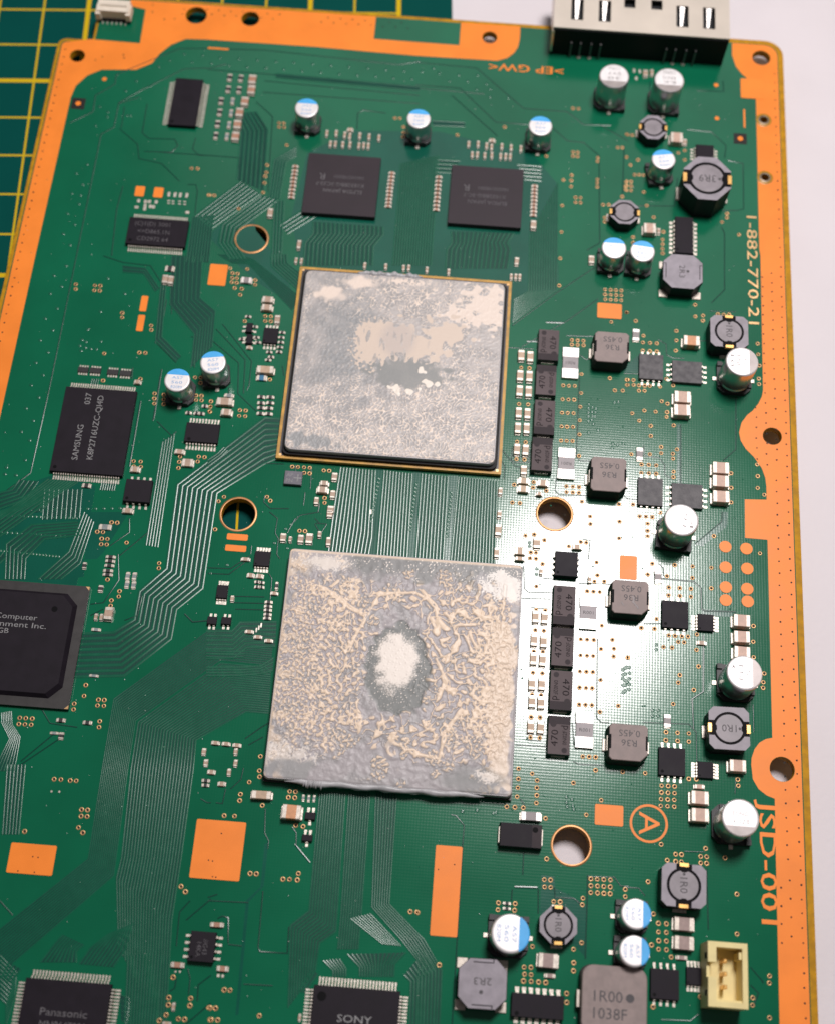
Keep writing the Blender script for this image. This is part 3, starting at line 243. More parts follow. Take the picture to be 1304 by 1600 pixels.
GROOVES = [
([(-49.03,101.42),(-52.23,100.04),(-57.9,99.32),(-66.38,92.68),(-70.51,89.09),(-70.51,82.69),(-72.92,80.59),(-72.89,50.74),(-72.89,20.72),(-73.2,2.06),(-78.05,-3.01),(-86.11,-8.26)],0.22),
([(-52.94,105.31),(-59.73,104.71),(-72.24,96.53),(-72.16,93.92),(-75.8,90.57),(-75.6,86.29),(-80.04,82.93)],0.22),([(-69.25,82.38),(-64.9,78.77),(-63.99,75.1),(-59.1,74.29),(-54.76,70.15)],0.22),
([(-64.48,89.39),(-64.34,81.75),(-62.76,80.42),(-57.3,80.68),(-56.39,79.08),(-57.5,77.32),(-63.26,77.03)],0.22),([(-52.95,81.47),(-53.22,78.52),(-51.65,76.99),(-49.15,77.21)],0.22),
([(-69.14,88.13),(-68.95,82.62)],0.22),([(-52.97,69.49),(-51.3,69.63),(-50.75,68.06),(-50.47,62.46)],0.22),([(-66.45,90.95),(-70.48,88.87)],0.22),([(-66.25,67.95),(-66.62,61.88),(-65.83,50.92)],0.22),
([(-52.86,99.54),(-41.25,99.46),(-7.03,98.5),(6.82,98.18)],0.22),([(-40.32,97.56),(-6.88,96.55)],0.22),([(-40.3,94.52),(-6.72,94.41)],0.22),
([(-60.05,77.1),(-49.82,77.15),(-42.99,77.12),(-43.11,74.01)],0.22),([(-41.37,91.83),(-37.48,88.31),(-36.27,69.3)],0.22),([(-41.35,88.83),(-38.94,86.06),(-38.14,76.5)],0.22),
([(-19.34,86.48),(-19.56,90.71),(-18.43,91.67),(-13.54,91.24)],0.22),([(-53.63,105.25),(-41.31,105.88),(-11.84,104.45),(-7.57,105.71)],0.22),
([(-8.24,105.43),(4.82,105.02),(15.48,95.04),(24.84,94.99),(28.39,91.88),(34.25,92.17)],0.22),([(-7.78,99.31),(1.67,99.25),(9.8,90.91),(17.04,90.9)],0.22),([(0.06,97.16),(10.33,87.35)],0.22),
([(21.89,90.46),(25.09,87.36),(28.52,87.23),(31.85,84.17),(32.53,62.39),(29.94,60.41)],0.22),([(37.09,87.13),(36.97,73.93)],0.22),([(31.84,92.17),(37.89,88.46)],0.22),
([(31.69,56.46),(24.04,49.69),(15.64,41.49)],0.22),([(32.52,49.08),(26.53,43.51),(17.79,36.88)],0.22),([(22.35,42.87),(25.9,43.01)],0.35),([(18.69,38.24),(20.77,38.34)],0.35),
([(15.09,36.47),(20.04,36.52)],0.22),([(26.48,40.1),(31.77,40.36)],0.22),([(29.17,36.0),(30.47,35.02),(31.42,35.28)],0.22),([(29.31,30.95),(29.2,13.79),(29.99,13.01),(32.15,13.11)],0.22),
([(25.57,9.09),(25.45,6.4),(26.24,5.63),(31.73,5.84)],0.22),([(15.12,14.01),(17.75,10.82),(20.52,10.7)],0.22),([(14.92,11.94),(15.75,10.65),(15.74,7.95)],0.22),
([(16.94,14.84),(16.91,12.11),(17.71,11.66),(20.16,11.86),(20.36,14.44)],0.22),([(20.19,-9.05),(20.54,-13.62),(21.31,-14.18),(25.74,-13.98)],0.22),([(20.18,-15.52),(25.49,-15.19)],0.22),
([(34.08,-21.98),(34.29,-36.58),(35.16,-37.38),(36.58,-37.33)],0.22),([(20.29,-42.59),(25.66,-42.37)],0.22),([(30.4,-44.65),(31.4,-45.08),(35.62,-44.95)],0.22),([(30.41,-11.72),(36.35,-11.46)],0.22),
([(21.88,-17.1),(25.27,-17.14)],0.22),([(22.2,-41.0),(22.51,-41.56),(24.77,-41.52)],0.22),([(23.86,-11.3),(25.94,-11.29)],0.22),([(30.76,-2.99),(32.27,-3.1),(32.06,-6.82)],0.22),
([(30.04,-37.78),(30.45,-41.79)],0.22),([(50.46,92.51),(55.62,92.32),(58.67,88.99),(58.29,85.82)],0.22),([(58.97,85.25),(62.19,84.7),(62.09,73.25),(60.81,72.74),(57.8,72.48)],0.22),
([(57.42,68.45),(58.06,66.92),(57.9,53.32),(55.26,50.07)],0.22),([(58.19,106.15),(58.33,103.31),(52.57,103.03)],0.22),([(37.35,71.94),(47.74,72.71),(48.41,79.8)],0.22),
([(42.42,104.77),(42.5,96.09)],0.22),([(59.81,29.19),(59.63,17.83),(57.13,15.23)],0.22),([(49.1,22.32),(49.11,9.67)],0.22),
([(41.98,17.24),(42.16,15.02),(44.94,14.91),(46.02,13.47),(46.03,11.44),(47.57,10.55)],0.22),([(44.61,40.76),(46.21,39.8),(46.29,37.42),(47.5,36.8),(49.73,36.91)],0.22),
([(38.0,32.57),(41.01,32.71)],0.22),([(38.43,6.46),(39.05,5.84),(41.19,5.91)],0.22),([(54.92,48.13),(60.1,48.38)],0.22),([(52.94,41.09),(55.19,41.46)],0.22),
([(44.95,-9.6),(51.49,-9.71),(52.82,-10.87),(52.95,-14.92),(53.53,-15.25),(59.13,-14.93)],0.3),([(53.21,-19.84),(53.14,-30.39),(51.13,-31.88),(51.4,-37.26)],0.3),
([(61.93,-32.05),(61.97,-37.01)],0.22),([(42.43,-36.81),(50.54,-36.46),(51.82,-37.81),(51.94,-43.53)],0.22),([(56.85,4.62),(56.74,2.63),(51.82,-2.17)],0.22),([(42.37,-18.56),(45.74,-18.29)],0.22),
([(50.58,-17.9),(51.76,-17.87)],0.22),([(45.08,-6.73),(45.83,-7.47),(45.9,-9.05)],0.22),([(9.94,-55.43),(10.78,-55.56),(12.26,-57.09),(12.2,-60.5),(12.27,-88.84)],0.22),
([(22.53,-60.77),(22.56,-64.52)],0.22),([(21.29,-66.61),(25.1,-66.45)],0.4),([(25.24,-66.57),(25.4,-70.62)],0.22),([(33.59,-63.94),(37.95,-63.73),(39.06,-65.11),(40.26,-65.01)],0.22),
([(33.45,-63.68),(33.48,-70.0),(33.41,-77.22)],0.22),([(20.91,-67.04),(20.86,-68.88)],0.22),([(21.56,-51.82),(22.45,-53.0)],0.22),([(27.94,-66.23),(28.14,-67.8),(31.25,-67.69),(32.36,-68.52)],0.22),
([(39.62,-65.2),(42.06,-65.19),(43.16,-66.37)],0.22),([(53.5,-61.06),(53.7,-71.04)],0.22),([(45.99,-85.64),(50.71,-85.45),(52.03,-84.32)],0.22),([(58.66,-45.56),(58.48,-48.1)],0.22),
([(49.68,-58.53),(53.25,-58.39)],0.22),([(60.58,-76.41),(62.4,-78.29),(62.65,-78.77)],0.22),([(60.53,-79.19),(61.82,-80.34),(60.99,-82.4)],0.22),([(-29.46,-72.76),(-22.71,-72.55)],0.22),
([(-20.52,-70.5),(-20.23,-79.54),(-19.89,-80.15),(-15.36,-80.06),(-15.56,-75.85)],0.22),([(-25.21,-79.41),(-22.92,-79.49)],0.22),([(-21.91,-85.35),(-17.16,-85.24)],0.22),
([(-16.11,-62.42),(-13.19,-65.29)],0.3),([(-16.83,-59.63),(-16.04,-60.52),(-15.81,-62.67)],0.22),([(-21.73,-56.86),(-21.39,-60.94),(-20.54,-62.23),(-20.52,-63.57)],0.22),
([(-27.47,-75.47),(-26.72,-75.02),(-25.75,-75.21),(-25.24,-79.16)],0.22),([(-29.53,-72.24),(-27.99,-71.6)],0.22),([(-26.32,-50.25),(-26.49,-52.23),(-28.08,-54.03)],0.22),
([(-28.92,-54.09),(-29.14,-56.61),(-30.27,-56.56)],0.22),([(-32.96,-56.08),(-31.76,-56.67),(-31.1,-56.62)],0.22),([(-63.86,-75.41),(-61.28,-77.55)],0.22),
([(-32.39,-72.99),(-33.88,-74.93),(-33.64,-80.31)],0.22),([(-28.96,-72.46),(-32.62,-76.13)],0.22),([(-31.28,-83.68),(-30.68,-85.15),(-30.59,-87.63)],0.22),
([(-32.91,-85.32),(-32.96,-86.82),(-33.67,-87.37)],0.22),([(-27.36,-84.39),(-29.23,-86.04),(-29.02,-88.51)],0.22),([(-30.36,-92.08),(-26.79,-88.59)],0.22),([(-65.37,-53.32),(-58.78,-47.67)],0.22),
([(-64.76,-52.12),(-60.03,-47.05)],0.22),([(-62.8,-42.79),(-60.95,-45.1),(-56.05,-45.44)],0.22),([(-53.24,-5.63),(-52.81,-8.36),(-55.94,-11.36)],0.22),([(-49.51,-8.26),(-53.86,-13.11)],0.22),
([(-54.2,-12.82),(-53.25,-17.82),(-55.32,-22.36),(-57.6,-22.85)],0.22),([(-55.12,-23.58),(-57.24,-24.98)],0.22),([(-35.48,-24.16),(-38.75,-24.73),(-40.42,-23.33)],0.3),
([(-48.51,-20.57),(-48.81,-24.31),(-50.99,-25.41)],0.22),([(-37.42,-14.17),(-33.26,-14.0),(-30.02,-11.19)],0.22),([(-37.27,-15.27),(-33.41,-15.12),(-30.76,-12.52)],0.22),
([(-27.49,-2.23),(-25.83,-3.41),(-25.94,-6.35),(-25.22,-7.42),(-25.16,-10.48),(-24.46,-11.38)],0.22),([(-26.2,-14.38),(-25.5,-15.27),(-25.32,-19.33)],0.22),([(-22.53,-3.14),(-23.7,-6.17)],0.22),
([(-18.15,-1.47),(-21.7,-2.42),(-22.61,-3.8)],0.22),([(-32.87,-19.31),(-26.4,-18.95)],0.22),([(-32.12,-20.5),(-26.25,-20.18)],0.22),([(-31.38,-21.68),(-26.11,-21.41)],0.22),
([(-18.8,-3.98),(-17.74,-5.52)],0.22),([(-16.55,-3.8),(-17.3,-5.33)],0.22),([(-18.67,-3.81),(-16.55,-3.8)],0.22),([(-26.68,-45.14),(-24.11,-42.92),(-22.8,-41.95)],0.22),
([(-25.98,-46.23),(-23.62,-44.61)],0.22),([(-29.96,-9.26),(-29.92,-10.86)],0.22),([(-18.92,-2.85),(-17.92,-3.75)],0.22),([(-28.78,0.98),(-28.78,-0.34),(-27.41,-1.55),(-23.95,-1.27)],0.22),
([(-21.29,2.26),(-21.31,-0.39)],0.22),([(-20.64,7.68),(-20.39,3.0)],0.22),([(-43.95,33.93),(-37.18,28.67),(-36.48,21.94),(-32.43,18.4)],0.22),([(-42.6,35.88),(-36.01,29.49),(-35.39,22.03)],0.22),
([(-41.47,37.09),(-34.7,29.24),(-34.52,23.88),(-34.86,22.78)],0.22),([(-23.73,7.76),(-23.58,6.42)],0.22),([(-28.59,28.66),(-28.03,26.56)],0.22),([(-38.38,23.2),(-38.2,21.8)],0.22),
([(-25.89,7.76),(-29.88,7.6)],0.22),([(-18.33,0.18),(-18.45,-1.51)],0.22),([(-67.46,50.79),(-63.31,49.6),(-57.67,49.31),(-54.78,45.35)],0.22),([(-53.7,31.65),(-49.28,27.67)],0.22),
([(-51.16,14.77),(-47.93,11.92),(-47.13,12.85)],0.22),([(-51.9,26.01),(-51.83,15.06)],0.3),([(-52.0,24.57),(-51.93,14.71)],0.22),([(-54.92,18.83),(-54.91,4.88)],0.3),
([(-57.6,25.9),(-57.37,23.41)],0.22),([(-47.26,33.66),(-46.3,33.74),(-46.03,27.22)],0.22),([(-49.1,37.56),(-45.99,33.76),(-45.67,26.89)],0.22),([(-47.23,38.09),(-44.23,35.01)],0.22),
([(-53.79,40.9),(-54.02,31.63)],0.22),([(-53.26,41.69),(-53.33,32.42)],0.22),([(-53.35,51.21),(-51.81,38.45)],0.22),]
BUNDLES = [

([(-23.92,-25.72),(-35.28,-25.66),(-50.59,-39.89),(-50.59,-52.15),(-50.42,-67.53),(-63.87,-80.78),(-70.15,-86.28)],[(-23.69,-31.67),(-32.77,-31.44),(-46.17,-43.45),(-46.2,-51.8),(-45.7,-69.9),(-59.87,-84.99),(-66.98,-91.46)],15,0.22),
([(-23.63,-32.14),(-32.71,-31.91),(-45.69,-43.64),(-45.65,-51.76),(-44.89,-66.89),(-45.2,-70.28),(-43.12,-81.21)],[(-23.12,-40.37),(-27.08,-40.34),(-35.22,-46.0),(-34.98,-50.93),(-34.92,-66.12),(-35.02,-76.53),(-33.46,-94.23)],21,0.2),
([(-26.83,17.2),(-30.55,17.31),(-45.41,1.94),(-44.99,-14.87),(-49.19,-19.69),(-49.28,-25.08),(-52.57,-27.76),(-58.01,-28.44)],[(-27.47,8.86),(-29.75,7.47),(-37.88,0.84),(-37.93,-18.16),(-42.1,-22.56),(-42.22,-28.14),(-49.35,-35.59),(-57.99,-36.51)],9,0.3),
([(-49.48,10.56),(-49.41,-10.68)],[(-47.53,12.35),(-47.24,-10.89)],5,0.24),([(-15.19,7.99),(-15.61,-1.27),(-15.81,-10.0)],[(-8.61,7.86),(-8.13,-5.82),(-8.47,-9.91)],12,0.24),
([(-6.92,8.0),(-6.73,-9.52)],[(-1.68,7.76),(-1.28,-9.71)],10,0.24),([(0.25,7.92),(0.34,-9.2)],[(5.13,7.65),(5.35,-9.81)],9,0.24),([(7.18,7.82),(6.86,-9.43)],[(14.47,7.48),(14.9,-9.67)],15,0.24),
([(-42.08,71.24),(-50.41,61.87)],[(-37.86,68.55),(-46.71,59.21)],7,0.3),
([(-37.48,68.18),(-44.54,60.39),(-44.61,55.86),(-41.82,52.21)],[(-34.01,67.27),(-41.12,59.69),(-41.49,56.12),(-38.88,52.46)],5,0.34),
([(-42.96,71.57),(-43.63,83.54),(-46.15,88.41)],[(-37.1,69.23),(-38.04,84.86),(-41.06,89.28)],7,0.2),([(-27.49,66.02),(-32.81,61.19)],[(-24.71,65.05),(-31.1,59.36)],4,0.34),
([(-31.64,80.8),(-35.85,77.31),(-35.86,67.31)],[(-31.41,78.73),(-33.42,76.9),(-33.7,67.5)],5,0.24),([(-34.65,67.01),(-33.41,52.15)],[(-32.65,67.18),(-31.62,52.3)],4,0.26),
([(-9.41,78.55),(-9.04,53.43)],[(-1.78,81.28),(-1.36,54.08)],16,0.2),
([(-26.12,62.55),(-25.83,59.8),(-27.23,57.33),(-26.97,51.92)],[(-11.79,62.57),(-11.62,60.62),(-13.36,57.72),(-13.12,53.09)],17,0.2),
([(2.16,62.57),(2.51,59.85),(1.62,58.21),(1.61,53.56)],[(14.92,63.26),(13.71,60.8),(14.45,59.3),(14.02,54.61)],15,0.2),
([(18.23,63.54),(18.51,49.63),(15.68,47.5)],[(23.42,76.43),(24.18,50.49),(15.61,42.25)],12,0.2),([(-1.9,80.23),(2.86,80.35)],[(-2.02,77.12),(1.2,77.19)],4,0.3),
([(14.78,80.42),(19.88,80.45)],[(16.47,76.86),(20.03,76.76)],5,0.3),([(-40.82,53.43),(-38.95,53.01),(-37.25,52.57),(-27.0,44.65)],[(-44.57,53.11),(-41.36,51.26),(-38.08,51.34),(-28.1,41.37)],8,0.22),
([(-30.69,54.29),(-30.29,52.19),(-27.25,49.95)],[(-33.8,54.03),(-33.3,51.17),(-27.24,45.95)],6,0.22),
([(-12.78,-53.39),(-12.5,-73.02),(-15.33,-75.57),(-14.29,-88.37)],[(-8.48,-53.05),(-7.74,-76.02),(-10.23,-78.01),(-10.55,-82.6)],11,0.24),
([(-7.79,-53.0),(-7.22,-73.13),(-7.2,-78.8)],[(-4.18,-52.72),(-3.87,-72.88),(-3.88,-78.54)],9,0.24),
([(-3.21,-52.64),(-2.21,-71.71),(3.04,-76.48),(6.24,-79.8),(6.8,-90.7)],[(0.4,-52.36),(0.56,-70.97),(6.77,-76.19),(10.04,-80.78),(10.31,-90.43)],8,0.26),
([(-5.54,-73.78),(0.17,-77.47)],[(-2.39,-72.76),(3.12,-77.5)],8,0.3),([(-5.54,-79.44),(-3.36,-81.3),(-3.22,-82.8)],[(4.0,-78.45),(2.28,-80.36),(2.32,-82.37)],14,0.22),
([(-9.41,-80.75),(-7.67,-82.13),(-7.57,-83.13)],[(-6.79,-80.29),(-5.58,-81.72),(-5.46,-82.97)],6,0.26),([(4.01,-81.99),(5.15,-82.91),(5.42,-89.83)],[(6.9,-77.97),(8.99,-81.11),(9.33,-89.53)],8,0.2),
([(-12.86,-85.79),(-11.1,-82.39)],[(-11.78,-85.95),(-10.0,-82.81)],3,0.2),
([(-23.65,-23.53),(-30.2,-24.05),(-31.44,-25.83),(-36.06,-26.29)],[(-23.41,-28.08),(-28.45,-28.64),(-30.51,-30.76),(-35.38,-31.3)],7,0.22),
([(-23.46,-30.2),(-25.44,-31.86),(-28.85,-32.43),(-35.16,-32.93)],[(-23.32,-32.59),(-25.55,-33.36),(-28.95,-33.93),(-34.95,-34.46)],4,0.22),
([(-55.4,-84.52),(-53.44,-81.32),(-52.48,-79.97)],[(-49.61,-84.08),(-49.92,-82.33),(-48.77,-81.22)],9,0.2),
([(-49.04,-84.29),(-47.62,-81.64),(-44.82,-79.13)],[(-43.43,-84.36),(-41.99,-81.72),(-41.35,-77.31)],10,0.2),
([(-62.17,-84.03),(-59.06,-86.31),(-58.57,-90.26)],[(-60.92,-90.44),(-59.68,-91.34),(-59.12,-94.26)],10,0.2),([(-41.34,-82.43),(-40.14,-93.29)],[(-35.91,-81.25),(-35.22,-92.91)],12,0.2),
([(-69.65,1.15),(-75.74,-5.48),(-83.0,-8.68)],[(-64.09,0.94),(-68.06,-2.54),(-69.93,-5.69)],10,0.24),([(-59.55,1.31),(-59.64,-0.37)],[(-56.95,1.35),(-56.99,-0.32)],7,0.14),
([(-65.03,22.77),(-65.13,21.52)],[(-63.78,22.88),(-63.85,21.45)],4,0.14),
([(-69.75,-43.92),(-69.41,-45.63),(-67.46,-48.35),(-69.15,-54.15)],[(-68.11,-43.5),(-67.53,-45.77),(-65.7,-47.92),(-65.55,-53.87)],7,0.2),
([(-57.98,-24.12),(-61.01,-25.28)],[(-58.09,-26.89),(-61.46,-27.77)],4,0.2),([(-77.26,-7.05),(-71.22,-0.83)],[(-76.47,-11.09),(-67.17,-1.81)],6,0.22),
([(-73.91,-19.32),(-75.0,-12.5),(-71.02,-8.35),(-62.65,-7.02)],[(-70.44,-19.04),(-70.97,-14.95),(-68.16,-10.93),(-61.6,-9.63)],6,0.2),
([(-67.89,-18.83),(-63.26,-13.07),(-61.79,-5.02)],[(-63.83,-18.51),(-60.88,-15.15),(-59.81,-6.8)],5,0.2),([(-75.68,-15.08),(-75.18,-14.03)],[(-75.44,-16.32),(-74.7,-15.26)],2,0.2),
([(-69.95,-1.12),(-69.32,-7.18)],[(-63.04,-0.55),(-62.52,-6.37)],9,0.16),([(-78.16,-2.44),(-75.91,-1.6),(-75.09,0.44)],[(-77.53,-5.65),(-73.16,-3.34),(-71.46,0.47)],5,0.2),
([(-41.7,-88.48),(-40.06,-88.85),(-39.44,-92.77)],[(-40.81,-92.36),(-40.0,-92.54),(-39.88,-93.27)],6,0.18),([(-60.4,-84.9),(-61.23,-87.48)],[(-58.37,-85.76),(-59.52,-88.1)],4,0.2),
([(-53.79,51.95),(-52.46,40.64),(-46.72,34.43),(-46.3,26.83)],[(-47.59,52.47),(-46.73,42.62),(-43.28,39.91),(-42.84,31.83)],8,0.12),
([(-50.86,61.63),(-50.64,50.69)],[(-46.62,62.39),(-46.09,51.08)],9,0.14),([(-3.63,90.17),(3.27,90.26)],[(-3.54,88.9),(3.34,89.2)],2,0.16),
([(-55.06,47.23),(-54.13,32.35),(-49.33,28.02)],[(-54.09,47.31),(-52.97,33.18),(-48.54,29.17)],3,0.14),
([(-63.19,48.84),(-58.56,48.66),(-55.1,44.18)],[(-62.95,47.33),(-58.68,47.3),(-55.79,43.37)],3,0.14),([(-67.01,-52.87),(-65.56,-64.64)],[(-63.95,-52.63),(-62.83,-64.43)],6,0.18),
([(-35.56,-29.96),(-31.22,-29.76),(-28.65,-29.41)],[(-35.42,-31.0),(-30.8,-30.78),(-28.8,-30.47)],3,0.18),
([(-40.35,7.42),(-38.69,8.91),(-37.65,10.37)],[(-40.17,6.08),(-37.99,8.29),(-36.95,9.74)],3,0.16),([(-38.12,99.73),(-7.06,98.93)],[(-37.99,98.64),(-6.98,97.85)],2,0.2),]
DARK_AREAS = [
[(-8.64,8.12),(-6.95,8.26),(-6.71,-9.77),(-8.47,-9.91)],[(-1.7,8.02),(0.23,8.18),(0.36,-9.45),(-1.29,-9.59)],[(5.11,7.91),(7.16,8.08),(6.88,-9.68),(5.35,-9.81)],
[(-20.64,86.11),(-1.71,87.41),(17.75,83.44),(23.13,76.56),(24.51,52.47),(15.45,42.03),(13.95,51.58),(-27.53,51.88),(-30.74,63.2),(-29.18,79.41)],
[(-78.16,-2.44),(-68.15,2.33),(-60.53,0.31),(-60.49,-12.59),(-60.72,-19.5),(-74.84,-19.39)],
[(-53.45,-4.34),(-61.24,-4.97),(-59.67,-17.7),(-63.67,-18.65),(-65.81,-15.03),(-57.89,-14.07),(-56.92,-12.72)],
[(-31.47,52.31),(-37.55,59.5),(-38.78,64.1),(-44.36,61.26),(-47.1,57.13),(-36.08,47.37),(-27.11,42.16)],
[(25.69,-64.28),(27.88,-64.38),(28.08,-66.22),(31.25,-67.56),(33.45,-68.7),(33.68,-77.2),(31.75,-75.3),(25.67,-70.6)],
[(-21.16,-62.82),(-20.53,-62.36),(-20.47,-69.7),(-22.6,-72.36),(-22.13,-89.96),(-22.62,-90.24),(-23.15,-72.27),(-21.0,-69.88)],[(52.95,-14.92),(59.13,-14.8),(59.41,-15.96),(52.94,-16.17)],
[(56.85,4.62),(57.91,4.7),(57.72,1.73),(53.01,-2.72),(51.81,-2.33),(56.68,2.63)],[(37.98,33.83),(40.8,36.97),(41.01,33.0),(38.0,32.75)],[(48.32,22.26),(49.1,22.32),(49.11,9.67),(48.49,9.62)],]
LIGHT_AREAS = [
[(-30.68,76.73),(-29.33,76.84),(-29.16,67.48),(-30.33,67.38)],[(-13.63,76.13),(-11.6,76.3),(-11.46,66.58),(-13.36,67.22)],[(-0.92,75.99),(0.93,76.15),(1.02,67.24),(-0.84,67.49)],
[(16.51,75.84),(18.22,75.58),(18.24,67.11),(16.56,67.37)],]
BLACK_TANT = (21.83, -58.31, 7.17, 4.09)
PAD_SPECKS = [
(-61.74,-70.43),(-58.96,-70.43),(-58.78,-67.96),(-59.7,-67.9),(-28.62,-61.63),(-29.17,-68.84),(-28.62,-68.88),(-29.52,-66.29),(-30.21,-66.21),(11.03,-63.73),(8.37,-64.74),]
EDGE = (-86.21, 71.44, 118.02, 105.37, -78.88)
BORDER_A = ([(-79.35, 105.55), (-68.5, 105.35), (-68.7, 114.84), (-72.38, 115.61)], [(-17.96, 117.68), (-17.94, 111.03), (-8.66, 110.95), (0.74, 110.89), (0.72, 117.97)], [(13.74, 117.76), (13.78, 113.81), (13.47, 111.47), (12.71, 109.81), (11.25, 108.27), (9.2, 107.38), (-8.38, 107.2), (-30.96, 107.75), (-53.96, 107.69), (-58.71, 107.45), (-61.67, 105.59), (-63.8, 102.93), (-65.06, 100.19), (-68.22, 98.17), (-75.63, 97.52), (-78.38, 95.72), (-80.36, 92.79), (-80.92, 89.66), (-81.11, 49.64), (-81.14, 12.73)])
BORDER_B = [
(60.34,116.95),(60.29,113.43),(61.06,110.38),(62.26,108.49),(63.53,107.18),(65.22,104.13),(65.25,100.65),(65.13,63.58),(65.33,62.01),(65.14,31.05),(64.85,29.61),(64.19,28.13),(63.06,26.45),
(61.94,25.41),(60.82,23.64),(60.31,21.51),(60.6,19.8),(61.5,18.15),(63.01,16.56),(64.5,14.3),(65.13,12.32),(65.28,10.65),(65.27,7.81),(61.15,7.54),(61.07,-0.28),(65.23,-0.34),(65.16,-37.77),
(64.02,-38.06),(62.87,-38.81),(62.0,-40.03),(61.46,-41.64),(61.38,-42.8),(61.61,-45.33),(62.55,-46.94),(63.93,-47.95),(65.31,-48.4),(65.21,-62.29),(65.13,-84.83),]
MAT = (4.27, -73.72, 103.08, 7.73)
TXT_EPGW = (15.55, 105.66, 16.14)
TXT_CODE = (63.67, 58.66, 25.73)
TXT_JSD = (63.52, -59.06, 20.62)
CIRCLE_A = (43.65, -54.32, 3.275)
QFP_A = (-56.92, -87.04)
QFP_B = (-10.37, -84.57)
JST = (55.53, -78.36, 6.36, 9.97)
FFC = (-74.9, 112.13, 7.2, 3.18)

# ---------------------------------------------------------------- materials
MATS = {}
def mat(name, color, rough=.5, metal=0., var=.12, vscale=.6, bump=0., bscale=8., spec=.5, color2=None, weave=0., coat=0.):
    m = bpy.data.materials.new(name); m.use_nodes = True; MATS[name] = m
    nt = m.node_tree; b = nt.nodes['Principled BSDF']
    b.inputs['Roughness'].default_value = rough; b.inputs['Metallic'].default_value = metal; b.inputs['Specular IOR Level'].default_value = spec
    if coat: b.inputs['Coat Weight'].default_value = coat; b.inputs['Coat Roughness'].default_value = .12
    tc = nt.nodes.new('ShaderNodeTexCoord'); mp = nt.nodes.new('ShaderNodeVectorMath'); mp.operation = 'MULTIPLY_ADD'
    oi = nt.nodes.new('ShaderNodeObjectInfo'); sc = nt.nodes.new('ShaderNodeVectorMath'); sc.operation = 'SCALE'
    sc.inputs[0].default_value = (37, 61, 13); nt.links.new(oi.outputs['Random'], sc.inputs['Scale'])
    nt.links.new(tc.outputs['Object'], mp.inputs[0]); mp.inputs[1].default_value = (1000, 1000, 1000); nt.links.new(sc.outputs[0], mp.inputs[2])
    n = nt.nodes.new('ShaderNodeTexNoise'); n.inputs['Scale'].default_value = vscale; n.inputs['Detail'].default_value = 6
    nt.links.new(mp.outputs[0], n.inputs['Vector'])
    r = nt.nodes.new('ShaderNodeValToRGB'); c2 = color2 or tuple(min(1, c * (1 + 1.2 * var)) for c in color)
    r.color_ramp.elements[0].position = .35; r.color_ramp.elements[1].position = .65
    r.color_ramp.elements[0].color = (*[c * (1 - var) for c in color], 1); r.color_ramp.elements[1].color = (*c2, 1)
    nt.links.new(n.outputs['Fac'], r.inputs['Fac']); nt.links.new(r.outputs['Color'], b.inputs['Base Color'])
    mr = nt.nodes.new('ShaderNodeMapRange'); mr.inputs['To Min'].default_value = rough * .85; mr.inputs['To Max'].default_value = min(1, rough * 1.15)
    nt.links.new(n.outputs['Fac'], mr.inputs['Value']); nt.links.new(mr.outputs['Result'], b.inputs['Roughness'])
    if bump or weave:
        bp = nt.nodes.new('ShaderNodeBump'); bp.inputs['Strength'].default_value = 1.0; bp.inputs['Distance'].default_value = max(bump, weave) * MM
        n2 = nt.nodes.new('ShaderNodeTexNoise'); n2.inputs['Scale'].default_value = bscale; n2.inputs['Detail'].default_value = 3
        nt.links.new(mp.outputs[0], n2.inputs['Vector'])
        h = n2.outputs['Fac']
        if weave:
            ws = []
            for ax in ('X', 'Y'):
                w = nt.nodes.new('ShaderNodeTexWave'); w.bands_direction = ax; w.inputs['Scale'].default_value = .62; w.inputs['Distortion'].default_value = .6; w.inputs['Detail'].default_value = 1
                nt.links.new(mp.outputs[0], w.inputs['Vector']); ws.append(w.outputs['Fac'])
            a = nt.nodes.new('ShaderNodeMath'); a.operation = 'ADD'; nt.links.new(ws[0], a.inputs[0]); nt.links.new(ws[1], a.inputs[1])
            s = nt.nodes.new('ShaderNodeMath'); s.operation = 'MULTIPLY_ADD'; nt.links.new(n2.outputs['Fac'], s.inputs[0]); s.inputs[1].default_value = bump / weave; nt.links.new(a.outputs[0], s.inputs[2]); h = s.outputs[0]
        nt.links.new(h, bp.inputs['Height']); nt.links.new(bp.outputs['Normal'], b.inputs['Normal'])
    return m
mat('mask', (.0032, .118, .057), .155, var=.10, vscale=.05, weave=.0014, bump=.002, bscale=1.2, spec=.47)
mat('mask_dark', (.002, .054, .037), .45, spec=.22, var=.10, vscale=.1, weave=.001, bump=.002, bscale=1.2)
mat('mask_thin', (.003, .090, .058), .185, spec=.5, var=.08, vscale=.1, weave=.001, bump=.002, bscale=1.2); mat('mask_line', (.002, .045, .030), .26, var=.05)
mat('mask_trace', (.004, .100, .053), .25, spec=.55, var=.06)
mat('fr4', (.44, .215, .004), .6, spec=.2, var=.15, vscale=.8)
mat('copper', (.90, .245, .030), .45, spec=.3, var=.05, vscale=.15, bump=.002, bscale=3)
mat('copper_edge', (.48, .24, .10), .42, metal=.6)
mat('gold', (.60, .38, .18), .40, metal=.55, var=.15)
mat('eyelet', (.20, .15, .10), .4, metal=.4); mat('via_dark', (.006, .004, .003), .7)
mat('solder', (.62, .57, .50), .38, metal=.55, var=.2, vscale=3, bump=.02, bscale=4)
mat('chip', (.013, .010, .015), .55, spec=.16, var=.12, vscale=.4, bump=.004, bscale=14)
mat('memory', (.028, .020, .026), .55, spec=.28, var=.08, vscale=.2, bump=.004, bscale=14)
